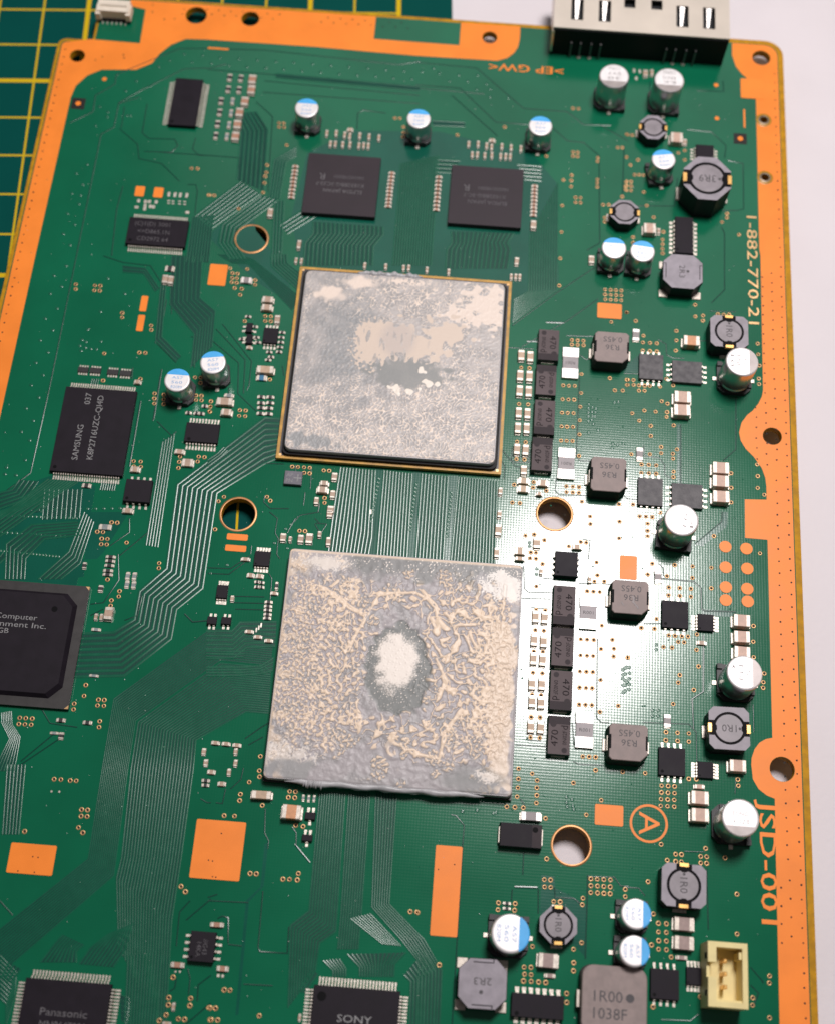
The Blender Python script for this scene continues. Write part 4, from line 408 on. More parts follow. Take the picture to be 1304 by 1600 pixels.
mat('dusty', (.030, .026, .034), .55, color2=(.10, .095, .10), var=.2, vscale=.9, bump=.03, bscale=3)
mat('module', (.10, .095, .12), .4, var=.15)
mat('print', (.22, .22, .225), .6, var=.2, vscale=2); mat('print_faint', (.095, .090, .098), .6, var=.25, vscale=2); mat('print_faintest', (.072, .066, .076), .6, var=.2)
mat('pad_white', (.75, .75, .72), .6)
mat('ink', (.06, .055, .06), .6); mat('ink_grey', (.30, .28, .28), .6)
mat('tant', (.118, .094, .098), .6, spec=.14, var=.08, vscale=.3, bump=.004, bscale=12); mat('tant_ink', (.02, .016, .018), .7, spec=.1); mat('tant_band', (.045, .036, .040), .6, spec=.14); mat('tant_side', (.018, .015, .018), .45)
mat('shunt', (.30, .27, .28), .5); mat('shunt_end', (.85, .80, .77), .38, metal=.35, var=.05)
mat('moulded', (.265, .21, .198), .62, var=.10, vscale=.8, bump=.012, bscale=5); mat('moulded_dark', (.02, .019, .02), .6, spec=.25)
mat('ferrite', (.27, .245, .28), .48, var=.12, vscale=.6, bump=.008, bscale=6); mat('ferrite_side', (.012, .012, .014), .5, spec=.25); mat('ferrite_disc', (.24, .215, .235), .45, var=.12, vscale=.5)
mat('black_gap', (.003, .003, .004), .6, spec=.1); mat('wire', (.85, .50, .16), .3, metal=.7)
mat('can', (.62, .62, .63), .30, metal=.9, var=.06, vscale=.4, bump=.003, bscale=6); mat('can_top', (.80, .78, .78), .42, metal=.35, var=.05, vscale=.5, bump=.004, bscale=9)
mat('mark_blue', (.06, .42, .86), .40, var=.05); mat('mark_grey', (.36, .32, .31), .42, metal=.3, var=.1); mat('ink_blue', (.22, .40, .66), .6); mat('plinth', (.016, .016, .018), .5)
mat('term', (.60, .54, .47), .42, metal=.35, var=.15, vscale=2, bump=.01, bscale=6)
for k, c in dict(b=(.42, .30, .22), B=(.48, .34, .23), r=(.38, .20, .13), O=(.60, .28, .13), P=(.54, .36, .28), D=(.32, .23, .21), k=(.018, .017, .018), g=(.22, .25, .25), w=(.26, .23, .23), u=(.02, .16, .30)).items():
    mat('body_' + k, c, .5, var=.1, vscale=1.5)
mat('substrate', (.030, .028, .028), .45, var=.1); mat('substrate_edge', (.50, .27, .04), .5, var=.2, vscale=.6); mat('spreader', (.34, .33, .34), .5, metal=.4, var=.05)
mat('paste_bead', (.40, .40, .41), .40, var=.15, vscale=.5, bump=.05, bscale=1.5)
mat('steel', (.78, .70, .60), .30, metal=.7, var=.05, vscale=.1, bump=.004, bscale=.6); mat('steel_bright', (.30, .29, .28), .35, metal=.9); mat('slot', (.02, .022, .025), .7, spec=.2)
mat('usb_pin', (.14, .14, .14), .4, metal=.5); mat('black_plastic', (.006, .006, .007), .5, spec=.15); mat('white_plastic', (.74, .66, .55), .5, var=.06); mat('cream_plastic', (.75, .63, .29), .48, var=.05, vscale=.4)
mat('dust', (.70, .72, .68), .8)
mat('table', (.69, .645, .67), .62, var=.02, vscale=.05, bump=.05, bscale=.9)

# paste: colour comes from the attribute that says which deposit lies where
m = bpy.data.materials.new('paste'); m.use_nodes = True; MATS['paste'] = m
nt = m.node_tree; bs = nt.nodes['Principled BSDF']; at = nt.nodes.new('ShaderNodeAttribute'); at.attribute_name = 'deposit'
nt.links.new(at.outputs['Color'], bs.inputs['Base Color']); bs.inputs['Roughness'].default_value = .42; bs.inputs['Specular IOR Level'].default_value = .38

# cutting mat: printed grid in the mat's own axes
m = bpy.data.materials.new('cutting_mat'); m.use_nodes = True; MATS['cutting_mat'] = m
nt = m.node_tree; bs = nt.nodes['Principled BSDF']; tc = nt.nodes.new('ShaderNodeTexCoord'); sx = nt.nodes.new('ShaderNodeSeparateXYZ'); nt.links.new(tc.outputs['Object'], sx.inputs[0])
def mth(op, a, b=None, c=None):
    n = nt.nodes.new('ShaderNodeMath'); n.operation = op
    for i, v in enumerate((a, b, c)):
        if v is None: continue
        if isinstance(v, (int, float)): n.inputs[i].default_value = v
        else: nt.links.new(v, n.inputs[i])
    return n.outputs[0]
def line(axis, period, half):
    v = mth('DIVIDE', sx.outputs[axis], period * MM); d = mth('PINGPONG', v, .5); return mth('LESS_THAN', d, half / period)
g = None
for ax in (0, 1):
    for per, hw in ((9.93, .22), (49.65, .50)):
        l = line(ax, per, hw); g = l if g is None else mth('MAXIMUM', g, l)
g = mth('MAXIMUM', g, mth('LESS_THAN', mth('ABSOLUTE', mth('SUBTRACT', sx.outputs[0], 69.5 * MM)), .5 * MM))
g = mth('MULTIPLY', g, mth('LESS_THAN', sx.outputs[0], 70.0 * MM))
mx = nt.nodes.new('ShaderNodeMix'); mx.data_type = 'RGBA'; nt.links.new(g, mx.inputs[0])
no = nt.nodes.new('ShaderNodeTexNoise'); no.inputs['Scale'].default_value = 60; nt.links.new(tc.outputs['Object'], no.inputs['Vector'])
rp = nt.nodes.new('ShaderNodeValToRGB'); rp.color_ramp.elements[0].color = (.0004, .056, .048, 1); rp.color_ramp.elements[1].color = (.001, .072, .060, 1); nt.links.new(no.outputs['Fac'], rp.inputs[0])
nt.links.new(rp.outputs[0], mx.inputs[6]); mx.inputs[7].default_value = (.62, .42, .012, 1); nt.links.new(mx.outputs[2], bs.inputs['Base Color']); bs.inputs['Roughness'].default_value = .6; bs.inputs['Specular IOR Level'].default_value = .05

# ---------------------------------------------------------------- mesh helpers (millimetres in, metres out)
class MB:
    def __init__(s): s.v = []; s.f = []; s.m = []; s.sm = []
    def add(s, vs, fs, mi=0, smooth=False):
        o = len(s.v); s.v += [tuple(a) for a in vs]
        for f in fs: s.f.append([o + i for i in f]); s.m.append(mi); s.sm.append(smooth)
    def box(s, x0, x1, y0, y1, z0, z1, mi=0, taper=0., top=None):
        t = taper
        vs = [(x0, y0, z0), (x1, y0, z0), (x1, y1, z0), (x0, y1, z0), (x0 + t, y0 + t, z1), (x1 - t, y0 + t, z1), (x1 - t, y1 - t, z1), (x0 + t, y1 - t, z1)]
        s.add(vs, [(0, 3, 2, 1), (0, 1, 5, 4), (1, 2, 6, 5), (2, 3, 7, 6), (3, 0, 4, 7)], mi)
        s.add(vs, [(4, 5, 6, 7)], mi if top is None else top)
    def prism(s, pts, z0, z1, mi=0, top=None, inset=0., smooth=False):
        n = len(pts); c = (sum(p[0] for p in pts) / n, sum(p[1] for p in pts) / n)
        k = inset
        def sh(p):
            d = math.hypot(p[0] - c[0], p[1] - c[1]) or 1; return (p[0] - (p[0] - c[0]) / d * k, p[1] - (p[1] - c[1]) / d * k)
        vs = [(p[0], p[1], z0) for p in pts] + [(p[0], p[1], z1 - k) for p in pts]
        rings = 2
        if k: vs += [(*sh(p), z1) for p in pts]; rings = 3
        fs = []
        for r in range(rings - 1):
            for i in range(n): j = (i + 1) % n; fs.append((r * n + i, r * n + j, (r + 1) * n + j, (r + 1) * n + i))
        s.add(vs, fs, mi, smooth)
        s.add([vs[(rings - 1) * n + i] for i in range(n)], [tuple(range(n))], mi if top is None else top)
    def lathe(s, prof, seg=32, cx=0, cy=0, mis=None, smooth=True):
        vs = []; n = len(prof)
        for i in range(seg):
            a = 2 * math.pi * i / seg
            for r, z in prof: vs.append((cx + r * math.cos(a), cy + r * math.sin(a), z))
        for j in range(n - 1):
            s.add([], [], 0)
        o = len(s.v); s.v += vs
        for i in range(seg):
            k = (i + 1) % seg
            for j in range(n - 1):
                s.f.append([o + i * n + j, o + k * n + j, o + k * n + j + 1, o + i * n + j + 1]); s.m.append(mis[j] if mis else 0); s.sm.append(smooth)
    def disc(s, cx, cy, r, z, mi=0, seg=24):
        s.add([(cx + r * math.cos(2 * math.pi * i / seg), cy + r * math.sin(2 * math.pi * i / seg), z) for i in range(seg)], [tuple(range(seg))], mi)
    def mesh(s, name, mats):
        me = bpy.data.meshes.new(name)
        me.from_pydata([(a * MM, b * MM, c * MM) for a, b, c in s.v], [], s.f)
        for m_ in mats: me.materials.append(MATS[m_])
        me.polygons.foreach_set('material_index', s.m); me.polygons.foreach_set('use_smooth', s.sm)
        me.update(); return me
def link(name, me, parent=None, loc=(0, 0, 0), rz=0., label=None, kind=None):
    o = bpy.data.objects.new(name, me); scene.collection.objects.link(o)
    o.parent = parent; o.location = Vector(loc) * MM; o.rotation_euler = (0, 0, math.radians(rz))
    if label: o['label'] = label
    if kind: o['kind'] = kind
    return o
def rect(x0, x1, y0, y1): return [(x0, y0), (x1, y0), (x1, y1), (x0, y1)]
def rrect(w, h, r, cx=0, cy=0, seg=5):
    out = []
    for sx_, sy_, a0 in ((1, -1, -90), (1, 1, 0), (-1, 1, 90), (-1, -1, 180)):
        for i in range(seg + 1):
            a = math.radians(a0 + 90 * i / seg); out.append((cx + sx_ * (w / 2 - r) + r * math.cos(a), cy + sy_ * (h / 2 - r) + r * math.sin(a)))
    return out
def circ(cx, cy, r, n=32): return [(cx + r * math.cos(2 * math.pi * i / n), cy + r * math.sin(2 * math.pi * i / n)) for i in range(n)]
def inside(p, poly):
    c = False; n = len(poly)
    for i in range(n):
        (x0, y0), (x1, y1) = poly[i], poly[(i + 1) % n]
        if (y0 > p[1]) != (y1 > p[1]) and p[0] < (x1 - x0) * (p[1] - y0) / (y1 - y0) + x0: c = not c
    return c
def sheet(mb, outline, holes, z0, z1, mi_top=0, mi_side=0, mi_hole=None, bottom=False):
    loops = [outline] + holes; pts = []; faces = []
    for l in loops: faces.append(list(range(len(pts), len(pts) + len(l)))); pts += l
    vs, _, fs, *_ = delaunay_2d_cdt([Vector(p) for p in pts], [], faces, 0, 1e-6)
    keep = []
    for f in fs:
        c = sum((vs[i] for i in f), Vector((0, 0))) / len(f)
        if inside(c, outline) and not any(inside(c, h) for h in holes): keep.append(tuple(f))
    mb.add([(v.x, v.y, z1) for v in vs], keep, mi_top)
    if bottom: mb.add([(v.x, v.y, z0) for v in vs], [tuple(reversed(f)) for f in keep], mi_side)
    for k, l in enumerate(loops):
        n = len(l); area = sum(l[i][0] * l[(i + 1) % n][1] - l[(i + 1) % n][0] * l[i][1] for i in range(n))
        ccw = (area > 0) == (k == 0)
        fs2 = [((i, (i + 1) % n, n + (i + 1) % n, n + i) if ccw else ((i + 1) % n, i, n + i, n + (i + 1) % n)) for i in range(n)]
        mb.add([(*p, z0) for p in l] + [(*p, z1) for p in l], fs2, mi_side if k == 0 or mi_hole is None else mi_hole)
def text(name, s, parent, x, y, z, cap, rz, mname, width=None, bold=0.):
    cu = bpy.data.curves.new('t', 'FONT'); cu.body = s; cu.align_x = 'CENTER'; cu.align_y = 'CENTER'; cu.size = cap / .70; cu.resolution_u = 2; cu.offset = bold
    ob = bpy.data.objects.new('t', cu); scene.collection.objects.link(ob); bpy.context.view_layer.update()
    me = bpy.data.meshes.new_from_object(ob.evaluated_get(bpy.context.evaluated_depsgraph_get()))
    bpy.data.objects.remove(ob); bpy.data.curves.remove(cu)
    co = np.empty(len(me.vertices) * 3); me.vertices.foreach_get('co', co); co = co.reshape(-1, 3)
    mid = (co.min(0) + co.max(0)) / 2; co -= mid
    if width: co[:, 0] *= width / np.ptp(co[:, 0])
    me.vertices.foreach_set('co', (co * MM).ravel()); me.materials.clear(); me.materials.append(MATS[mname]); me.update()
    return link(name, me, parent, (x, y, z), rz)
rnd = random.Random(7)

# ================================================================ setting: table and cutting mat
MAT_A, MAT_U, MAT_V, MAT_E = MAT
mb = MB(); mb.add([(-900, -900, 0), (900, -900, 0), (900, 900, 0), (-900, 900, 0)], [(0, 1, 2, 3)])
t = link('table_top', mb.mesh('table_top', ['table']), None, (0, 0, -4.9)); t['kind'] = 'structure'
mb = MB(); mb.prism(rrect(MAT_E - MAT_U + 330, 460, 4, (MAT_E - MAT_U - 330) / 2, -75), -.98, 0)
a = math.radians(MAT_A)
cm = link('cutting_mat', mb.mesh('cutting_mat', ['cutting_mat']), None, (MAT_U * math.cos(a) - MAT_V * math.sin(a), MAT_U * math.sin(a) + MAT_V * math.cos(a), -3.9), MAT_A)
cm['label'] = 'dark green cutting mat with a yellow centimetre grid under the board'; cm['category'] = 'cutting mat'

# ================================================================ circuit board
board = bpy.data.objects.new('circuit_board', None); scene.collection.objects.link(board); board.empty_display_size = .02
board['label'] = 'green circuit board with orange copper borders and two big paste-covered processors'; board['category'] = 'circuit board'
XL, XR, YT, YS, XT = EDGE
YB = -132.0
corner = [(XR - 4 + 4 * math.cos(math.radians(a_)), YT - 4 + 4 * math.sin(math.radians(a_))) for a_ in range(0, 91, 10)]
corner2 = [(XL + 1.8 - 1.8 * math.sin(math.radians(a_)), YS - 1.8 + 1.8 * math.cos(math.radians(a_))) for a_ in range(0, 91, 15)]
outline = [(XL, YB), (XR, YB)] + corner + [(XT, YT), (XT, YS)] + corner2
hole_loops = []
for x, y, r in HOLES: hole_loops.append(circ(x, y, 3.12 if r == 'ring' else r, 40 if r == 'ring' else 28))
mb = MB(); sheet(mb, outline, hole_loops, -1.6, 0, 0, 0, None, True)
link('board_panel', mb.mesh('board_panel', ['fr4']), board)
IN = 1.15
cornerm = [(XR - 4 + (4 - IN) * math.cos(math.radians(a_)), YT - 4 + (4 - IN) * math.sin(math.radians(a_))) for a_ in range(0, 91, 10)]
corner2m = [(XL + 1.8 - (1.8 - .7) * math.sin(math.radians(a_)), YS - 1.8 + (1.8 - .7) * math.cos(math.radians(a_))) for a_ in range(0, 91, 15)]
mask_out = [(XL + .8, YB + .3), (XR - IN, YB + .3)] + cornerm + [(XT + .5, YT - .45), (XT + .5, YS - .6)] + corner2m
grown = [circ(x, y, 3.14 if r == 'ring' else r + .02, 40 if r == 'ring' else 28) for x, y, r in HOLES]
mb = MB(); sheet(mb, mask_out, grown, 0, .03)
link('solder_mask', mb.mesh('solder_mask', ['mask']), board)
# copper borders
ba, bb, bc = BORDER_A
pa = [(XL + .95, bc[-1][1] - 60), (XL + .95, YS - 2.2)] + [(p[0] + .2, p[1] - .25) for p in corner2m[::-1]]
outa = pa + list(ba) + [(ba[-1][0], YT - .75), (bb[0][0], YT - .75)] + list(bb[1:-1]) + [(bb[-1][0], YT - .75), (bc[0][0], YT - .75)] + list(bc[1:]) + [(bc[-1][0], bc[-1][1] - 60)]
def holes_in(poly, grow): return [circ(x, y, r + grow, 28) for x, y, r in HOLES if r != 'ring' and inside((x, y), poly)]
mb = MB(); sheet(mb, outa, holes_in(outa, .05), .03, .06); link('copper_border', mb.mesh('copper_border', ['copper']), board, label='wide orange copper strip along the mat side and far edge')
outb = [(XR - IN - .2, BORDER_B[-1][1] - 40)] + [(p[0] - .15, p[1] - .15) for p in cornerm] + [(BORDER_B[0][0], YT - 1.3)] + list(BORDER_B) + [(BORDER_B[-1][0] + .3, BORDER_B[-1][1] - 40)]
mb = MB(); sheet(mb, outb, holes_in(outb, .05), .03, .06); link('copper_border', mb.mesh('copper_border', ['copper']), board, label='orange copper strip along the white table side with rounded screw lobes')
for x, y, r in HOLES:
    if r == 'ring':
        mb = MB(); mb.lathe([(3.13, -1.55), (3.13, .08), (3.18, .10), (3.48, .09), (3.55, .03)], 48, x, y); link('hole_ring', mb.mesh('hole_ring', ['copper_edge']), board)
    elif r == .75:
        mb = MB(); mb.lathe([(.76, -.6), (.78, .22), (.95, .26), (1.25, .12), (1.6, .10), (1.75, .03)], 28, x, y, [0, 1, 1, 2, 1]); link('eyelet', mb.mesh('eyelet', ['via_dark', 'eyelet', 'fr4']), board)
# bare pads
for i, (x, y, w, h) in enumerate(PADS):
    mb = MB(); mb.prism(rrect(w, h, min(.25, w / 3, h / 3), seg=3), .03, .12, 0); link('copper_pad', mb.mesh('copper_pad', ['copper']), board, (x, y, 0))
for x, y, r in ROUND_PADS:
    mb = MB(); mb.prism(circ(0, 0, r, 24), .03, .12, 0); link('round_copper_pad', mb.mesh('round_copper_pad', ['copper']), board, (x, y, 0))
for x, y, w in FIDUCIALS:
    mb = MB(); mb.prism(rect(-w / 2, w / 2, -w / 2, w / 2), .03, .05); link('fiducial_window', mb.mesh('fiducial_window', ['via_dark']), board, (x, y, 0))
mb = MB()
for x, y, w, h in SOLDER_PADS: mb.prism(rrect(w, h, min(w, h) * .3, x, y, 2), .03, .10, 0, None, .04)
o = link('solder_pads', mb.mesh('solder_pads', ['solder']), board, kind='stuff')
# areas of mask without copper under it
def area(name, polys, m_, z):
    mb = MB()
    for i, p in enumerate(polys): sheet(mb, list(p), [], .03, z + .0004 * i)
    link(name, mb.mesh(name, [m_]), board, kind='stuff')
area('bare_laminate_areas', DARK_AREAS, 'mask_thin', .034)

def offset(pts, d):
    out = []; n = len(pts)
    for i in range(n):
        a_ = Vector(pts[max(0, i - 1)]); b_ = Vector(pts[i]); c_ = Vector(pts[min(n - 1, i + 1)])
        t0 = (b_ - a_).normalized() if i > 0 else (c_ - b_).normalized(); t1 = (c_ - b_).normalized() if i < n - 1 else t0
        n0 = Vector((-t0.y, t0.x)); n1 = Vector((-t1.y, t1.x)); m_ = (n0 + n1)
        m_ = m_.normalized() if m_.length > 1e-6 else n0
        out.append(b_ + m_ * d / max(.5, m_.dot(n0)))
    return out
def ridge(mb, pts, w, z, h, mi=0):
    pts = [p for i, p in enumerate(pts) if i == 0 or (Vector(p) - Vector(pts[i - 1])).length > .05]
    if len(pts) < 2: return
    ls = [offset(pts, k * w) for k in (.5, .26, 0, -.26, -.5)]; hs = (0, .75, 1, .75, 0); n = len(pts)
    vs = [(p.x, p.y, z + h * hh) for l, hh in zip(ls, hs) for p in l]
    mb.add(vs, [(j * n + i, (j + 1) * n + i, (j + 1) * n + i + 1, j * n + i + 1) for j in range(4) for i in range(n - 1)], mi, True)
# trace bundles: dark gap field with raised traces
mb = MB(); mb2 = MB()
def resample(pts, k):
    d = [0]
    for i in range(1, len(pts)): d.append(d[-1] + math.dist(pts[i], pts[i - 1]))
    out = []
    for j in range(k):
        s_ = d[-1] * j / (k - 1); i = max(i_ for i_ in range(len(d)) if d[i_] <= s_ + 1e-9); i = min(i, len(d) - 2); f_ = (s_ - d[i]) / (d[i + 1] - d[i] or 1)
        out.append(tuple(pts[i][c] + (pts[i + 1][c] - pts[i][c]) * f_ for c in (0, 1)))
    return out
zb = .036
for first, last, n, w in BUNDLES:
    if len(first) != len(last):
        k = max(len(first), len(last)); first, last = (first, resample(last, k)) if len(first) == k else (resample(first, k), last)
    zb += .0008
    k = len(first)
    mb2.add([(*p, zb) for p in first] + [(*p, zb) for p in last], [(i, i + 1, k + i + 1, k + i) for i in range(k - 1)], 0)
    for i in range(n):
        f_ = i / max(1, n - 1)
        pts = [(p[0] + (q[0] - p[0]) * f_, p[1] + (q[1] - p[1]) * f_) for p, q in zip(first, last)]
        gap = min(math.dist(p, q) for p, q in zip(first, last)) / max(1, n - 1)
        ridge(mb, pts, min(w * 1.7, gap * .72), zb + .002, .032 if w < .3 else .045)
link('trace_gaps', mb2.mesh('trace_gaps', ['mask_dark']), board, kind='stuff')
link('traces', mb.mesh('traces', ['mask_trace']), board, kind='stuff')
mb = MB()
for pts, w in GROOVES: ridge(mb, pts, w, .05, .030)
link('pour_edges', mb.mesh('pour_edges', ['mask_line']), board, kind='stuff')
# vias
mb = MB()
for x, y in VIAS:
    s_ = rnd.uniform(.93, 1.07); x += rnd.uniform(-.03, .03)
    mb.lathe([(.43 * s_, .05), (.38 * s_, .125), (.27 * s_, .125), (.22 * s_, .095)], 14, x, y, [0, 0, 1]); mb.disc(x, y, .23, .096, 2, 10)
link('vias', mb.mesh('vias', ['gold', 'copper_edge', 'via_dark']), board, kind='stuff')
# small plated holes in the copper borders
mb = MB()
def dots(pts):
    for x, y in pts: mb.disc(x + rnd.uniform(-.08, .08), y + rnd.uniform(-.08, .08), rnd.uniform(.15, .2), .064, 0, 8)
dots([(XL + 1.9, YS - 3 - i * 2.08) for i in range(50)])
dots([(XR - 2.1, YT - 9 - i * 2.35) for i in range(84)])
for yy in np.arange(58, 14, -2.2):
    for k in range(3):
        p_ = (XR - 2.1 - (k + 1) * 1.9, yy - 1.1 * (k % 2))
        if inside(p_, outb): dots([p_])
for yy in np.arange(12, -60, -2.35): dots([(XR - 4.2, yy)])
for yy in (-62, -65, -68, -71): dots([(XR - 3.9, yy), (XR - 5.5, yy - 1.2)])
for i in range(30): dots([(-58 + i * 1.35 + 8 * (i > 14), YT - 2.0 - 1.3 * (i % 2))])
for i in range(9):
    a_ = i * 40; dots([(-63.8 + 3.6 * math.cos(a_), 115.6 + 3.2 * math.sin(a_))] if 115.6 + 3.2 * math.sin(a_) < YT - 1 else [])
dots([(-80.5 + dx, 99.5 + dy) for dx, dy in ((0, 0), (3.2, .6), (4.5, 1.6), (9, 2.4), (9.2, 1.6))])
for x_, y_ in PAD_SPECKS: mb.disc(x_, y_, .13, .125, 0, 8)
link('stitching_holes', mb.mesh('stitching_holes', ['via_dark']), board, kind='stuff')
mb = MB()
for x, y in BUMPS:
    mb.lathe([(.36, .032), (.26, .075), (.14, .085), (.06, .06), (0, .055)], 10, x, y)
rb = random.Random(3)
for _ in range(520):
    x = rb.uniform(-84, 62); y = rb.uniform(-95, 100); s_ = rb.uniform(.35, .7)
    mb.lathe([(.30 * s_, .032), (.2 * s_, .06), (0, .075)], 8, x, y)
link('tented_vias', mb.mesh('tented_vias', ['mask_trace']), board, kind='stuff')
# ---- lettering etched in the copper
text('etched_lettering', '>EP GW<', board, TXT_EPGW[0], TXT_EPGW[1], .12, 1.9, 180, 'copper', TXT_EPGW[2], .02)
text('etched_lettering', '1-882-770-21', board, TXT_CODE[0], TXT_CODE[1], .12, 2.1, -90, 'gold', TXT_CODE[2])
text('etched_lettering', 'JSD-001', board, TXT_JSD[0], TXT_JSD[1], .12, 2.75, -90, 'copper', TXT_JSD[2], .03)
x, y, r = CIRCLE_A
mb = MB(); sheet(mb, circ(x, y, r, 48), [circ(x, y, r - .42, 48)], .03, .07); link('etched_circle', mb.mesh('etched_circle', ['copper']), board)
text('etched_lettering', 'A', board, x + .1, y, .07, 3.6, -90, 'copper', 3.9)

# ================================================================ parts soldered to the board
def leads_mesh(mb, w, h, z, sides, n, mi=0, out=.95, lw=None):
    for s_ in sides:
        span = (h if s_ in 'lr' else w) * .92; pitch = span / n; lw_ = lw or pitch * .52
        for i in range(n):
            c = -span / 2 + pitch * (i + .5)
            prof = [(-.05, z * .5), (out * .35, z * .5), (out * .55, .10), (out, .10)]
            for k in range(3):
                (a0, z0), (a1, z1) = prof[k], prof[k + 1]
                pts = []
                for (aa, zz) in ((a0, z0), (a1, z1)):
                    for cc in (c - lw_ / 2, c + lw_ / 2):
                        for th in (0, -.10):
                            if s_ == 'l': pts.append((-w / 2 - aa, cc, zz + th))
                            elif s_ == 'r': pts.append((w / 2 + aa, cc, zz + th))
                            elif s_ == 't': pts.append((cc, h / 2 + aa, zz + th))
                            else: pts.append((cc, -h / 2 - aa, zz + th))
                mb.add(pts, [(0, 2, 6, 4), (1, 5, 7, 3), (0, 4, 5, 1), (2, 3, 7, 6), (4, 6, 7, 5), (0, 1, 3, 2)], mi)
            # solder fillet on the land
            aa = out
            q = [(aa - .15, c - lw_ * .6), (aa + .35, c - lw_ * .6), (aa + .35, c + lw_ * .6), (aa - .15, c + lw_ * .6)]
            if s_ == 'l': q = [(-w / 2 - u_, v_) for u_, v_ in q]
            elif s_ == 'r': q = [(w / 2 + u_, v_) for u_, v_ in q]
            elif s_ == 't': q = [(v_, h / 2 + u_) for u_, v_ in q]
            else: q = [(v_, -h / 2 - u_) for u_, v_ in q]
            mb.prism(q, .04, .12, mi)
def body_mesh(mb, w, h, z, mi=0, zlo=.12, t=.06):
    zm = zlo + (z - zlo) * .5
    mb.box(-w / 2 + t, w / 2 - t, -h / 2 + t, h / 2 - t, zlo, zm, mi)
    mb.box(-w / 2, w / 2, -h / 2, h / 2, zm, z - .05, mi, t * .7)
    mb.prism(rrect(w - t * 1.4, h - t * 1.4, .12, seg=2), z - .052, z, mi, None, .04)
for x, y, w, h, z, st, ld, n, lab, tx in CHIPS:
    mname = {'chip': 'chip', 'mem': 'memory', 'mod': 'module', 'dusty': 'dusty'}[st]
    mb = MB(); body_mesh(mb, w, h, z, 0)
    nm = {'mem': 'memory_chip', 'mod': 'sensor_module'}.get(st, 'integrated_circuit' if n > 2 else 'transistor')
    c = link(nm, mb.mesh(nm, [mname]), board, (x, y, 0), label=lab or None)
    if ld:
        mb = MB(); out = .95 if n > 8 else .8
        leads_mesh(mb, w, h, z, ld, n, 0, out if n > 8 else .62 if n > 2 else .4, None if n > 5 else .36); link('leads', mb.mesh('leads', ['solder']), c, kind='stuff')
    if st in ('chip',) and n >= 4:
        mb = MB(); mb.disc(-w / 2 + min(.9, w * .14), -h / 2 + min(.9, h * .14), min(.35, w * .06), z + .006, 0, 14); link('pin_mark', mb.mesh('pin_mark', ['black_gap']), c)
    for s_, dx, dy, cap, rot, k in tx:
        text('marking', s_, c, dx * w, dy * h, z + .008, cap, rot, 'print' if k >= .9 else 'print_faint' if k > .45 else 'print_faintest')
# two flat-pack chips at the bottom of the picture
def quad_flat(corner_, lab, lines, mark, mname):
    x, y = corner_[0] + 7, corner_[1] - 7
    mb = MB(); body_mesh(mb, 14, 14, 1.4); c = link('integrated_circuit', mb.mesh('integrated_circuit', ['chip']), board, (x, y, 0), label=lab)
    for s_ in 'tblr':
        mb = MB(); leads_mesh(mb, 14, 14, 1.4, s_, 25, 0, 1.0); link('leads', mb.mesh('leads', ['solder']), c, kind='stuff')
    if mark: mb = MB(); mb.disc(-5.6, 5.3, .75, 1.406, 0, 24); link('pin_mark', mb.mesh('pin_mark', ['black_gap']), c)
    for s_, yy, cap, wd in lines: text('marking', s_, c, 0, yy, 1.41, cap, 0, mname, wd, .01)
quad_flat(QFP_A, 'square black chip with pins on all sides at the bottom beside the mat', [('Panasonic', 2.1, 1.15, 7.6), ('MN8647091', .2, 1.1, 7.2)], False, 'print_faint')
quad_flat(QFP_B, 'square black chip with pins on all sides and a round dimple, bottom middle', [('SONY', 2.2, 1.15, 5.6), ('CXM4020R', .2, 1.1, 7.4)], True, 'print')
# big flat ball-grid chip cut by the photo's edge
c = None
gx, gy, gs = -58.0 - 11.4, -31.2, 22.8
mb = MB(); mb.box(-gs / 2, gs / 2, -gs / 2, gs / 2, .35, .85, 0)
c = link('integrated_circuit', mb.mesh('integrated_circuit', ['substrate']), board, (gx, gy, 0), label='large square black chip cut off by the picture edge, with chamfered raised middle')
mb = MB(); k = 9.1; cc = 2.0
octo = [(-k + cc, -k), (k - cc, -k), (k, -k + cc), (k, k - cc), (k - cc, k), (-k + cc, k), (-k, k - cc), (-k, -k + cc)]
o8 = [(p[0] * 1.07, p[1] * 1.07) for p in octo]
mb.add([(*p, .85) for p in o8] + [(*p, 1.7) for p in octo], [(i, (i + 1) % 8, 8 + (i + 1) % 8, 8 + i) for i in range(8)] + [tuple(range(8, 16))], 0)
link('moulded_cap', mb.mesh('moulded_cap', ['chip']), c)
mb = MB()
for sx_ in (1,):
    for sy_ in (1, -1): mb.prism([(gs / 2 - .75, sy_ * gs / 2 - sy_ * .05), (gs / 2 - .05, sy_ * gs / 2 - sy_ * .05), (gs / 2 - .05, sy_ * gs / 2 - sy_ * .75)], .85, .87)
link('gold_corners', mb.mesh('gold_corners', ['gold']), c)
mb = MB(); mb.disc(6.0, 6.4, .55, 1.706, 0, 20); link('pin_mark', mb.mesh('pin_mark', ['black_gap']), c)
for s_, xx, yy, cap, wd in (('Sony Computer', -2.55, 4.35, 1.0, 11.6), ('Entertainment Inc.', -2.2, 3.05, 1.0, 14.6), ('CXD9963GB', -5.7, 1.75, .95, 8.6), ('JAPAN 1034U', -7.2, -1.7, .9, 8.4), ('K00129K', -7.6, -2.9, .9, 7.6)): text('marking', s_, c, xx, yy, 1.71, cap, 0, 'print', wd)
for x, y, w, h in ARRAYS:
    mb = MB(); body_mesh(mb, w, h, .4, 0, .08, .02); o = link('resistor_array', mb.mesh('resistor_array', ['body_k']), board, (x, y, 0))
    mb = MB(); leads_mesh(mb, w, h, .4, 'tb', 4, 0, .12, w * .13); link('leads', mb.mesh('leads', ['solder']), o, kind='stuff')
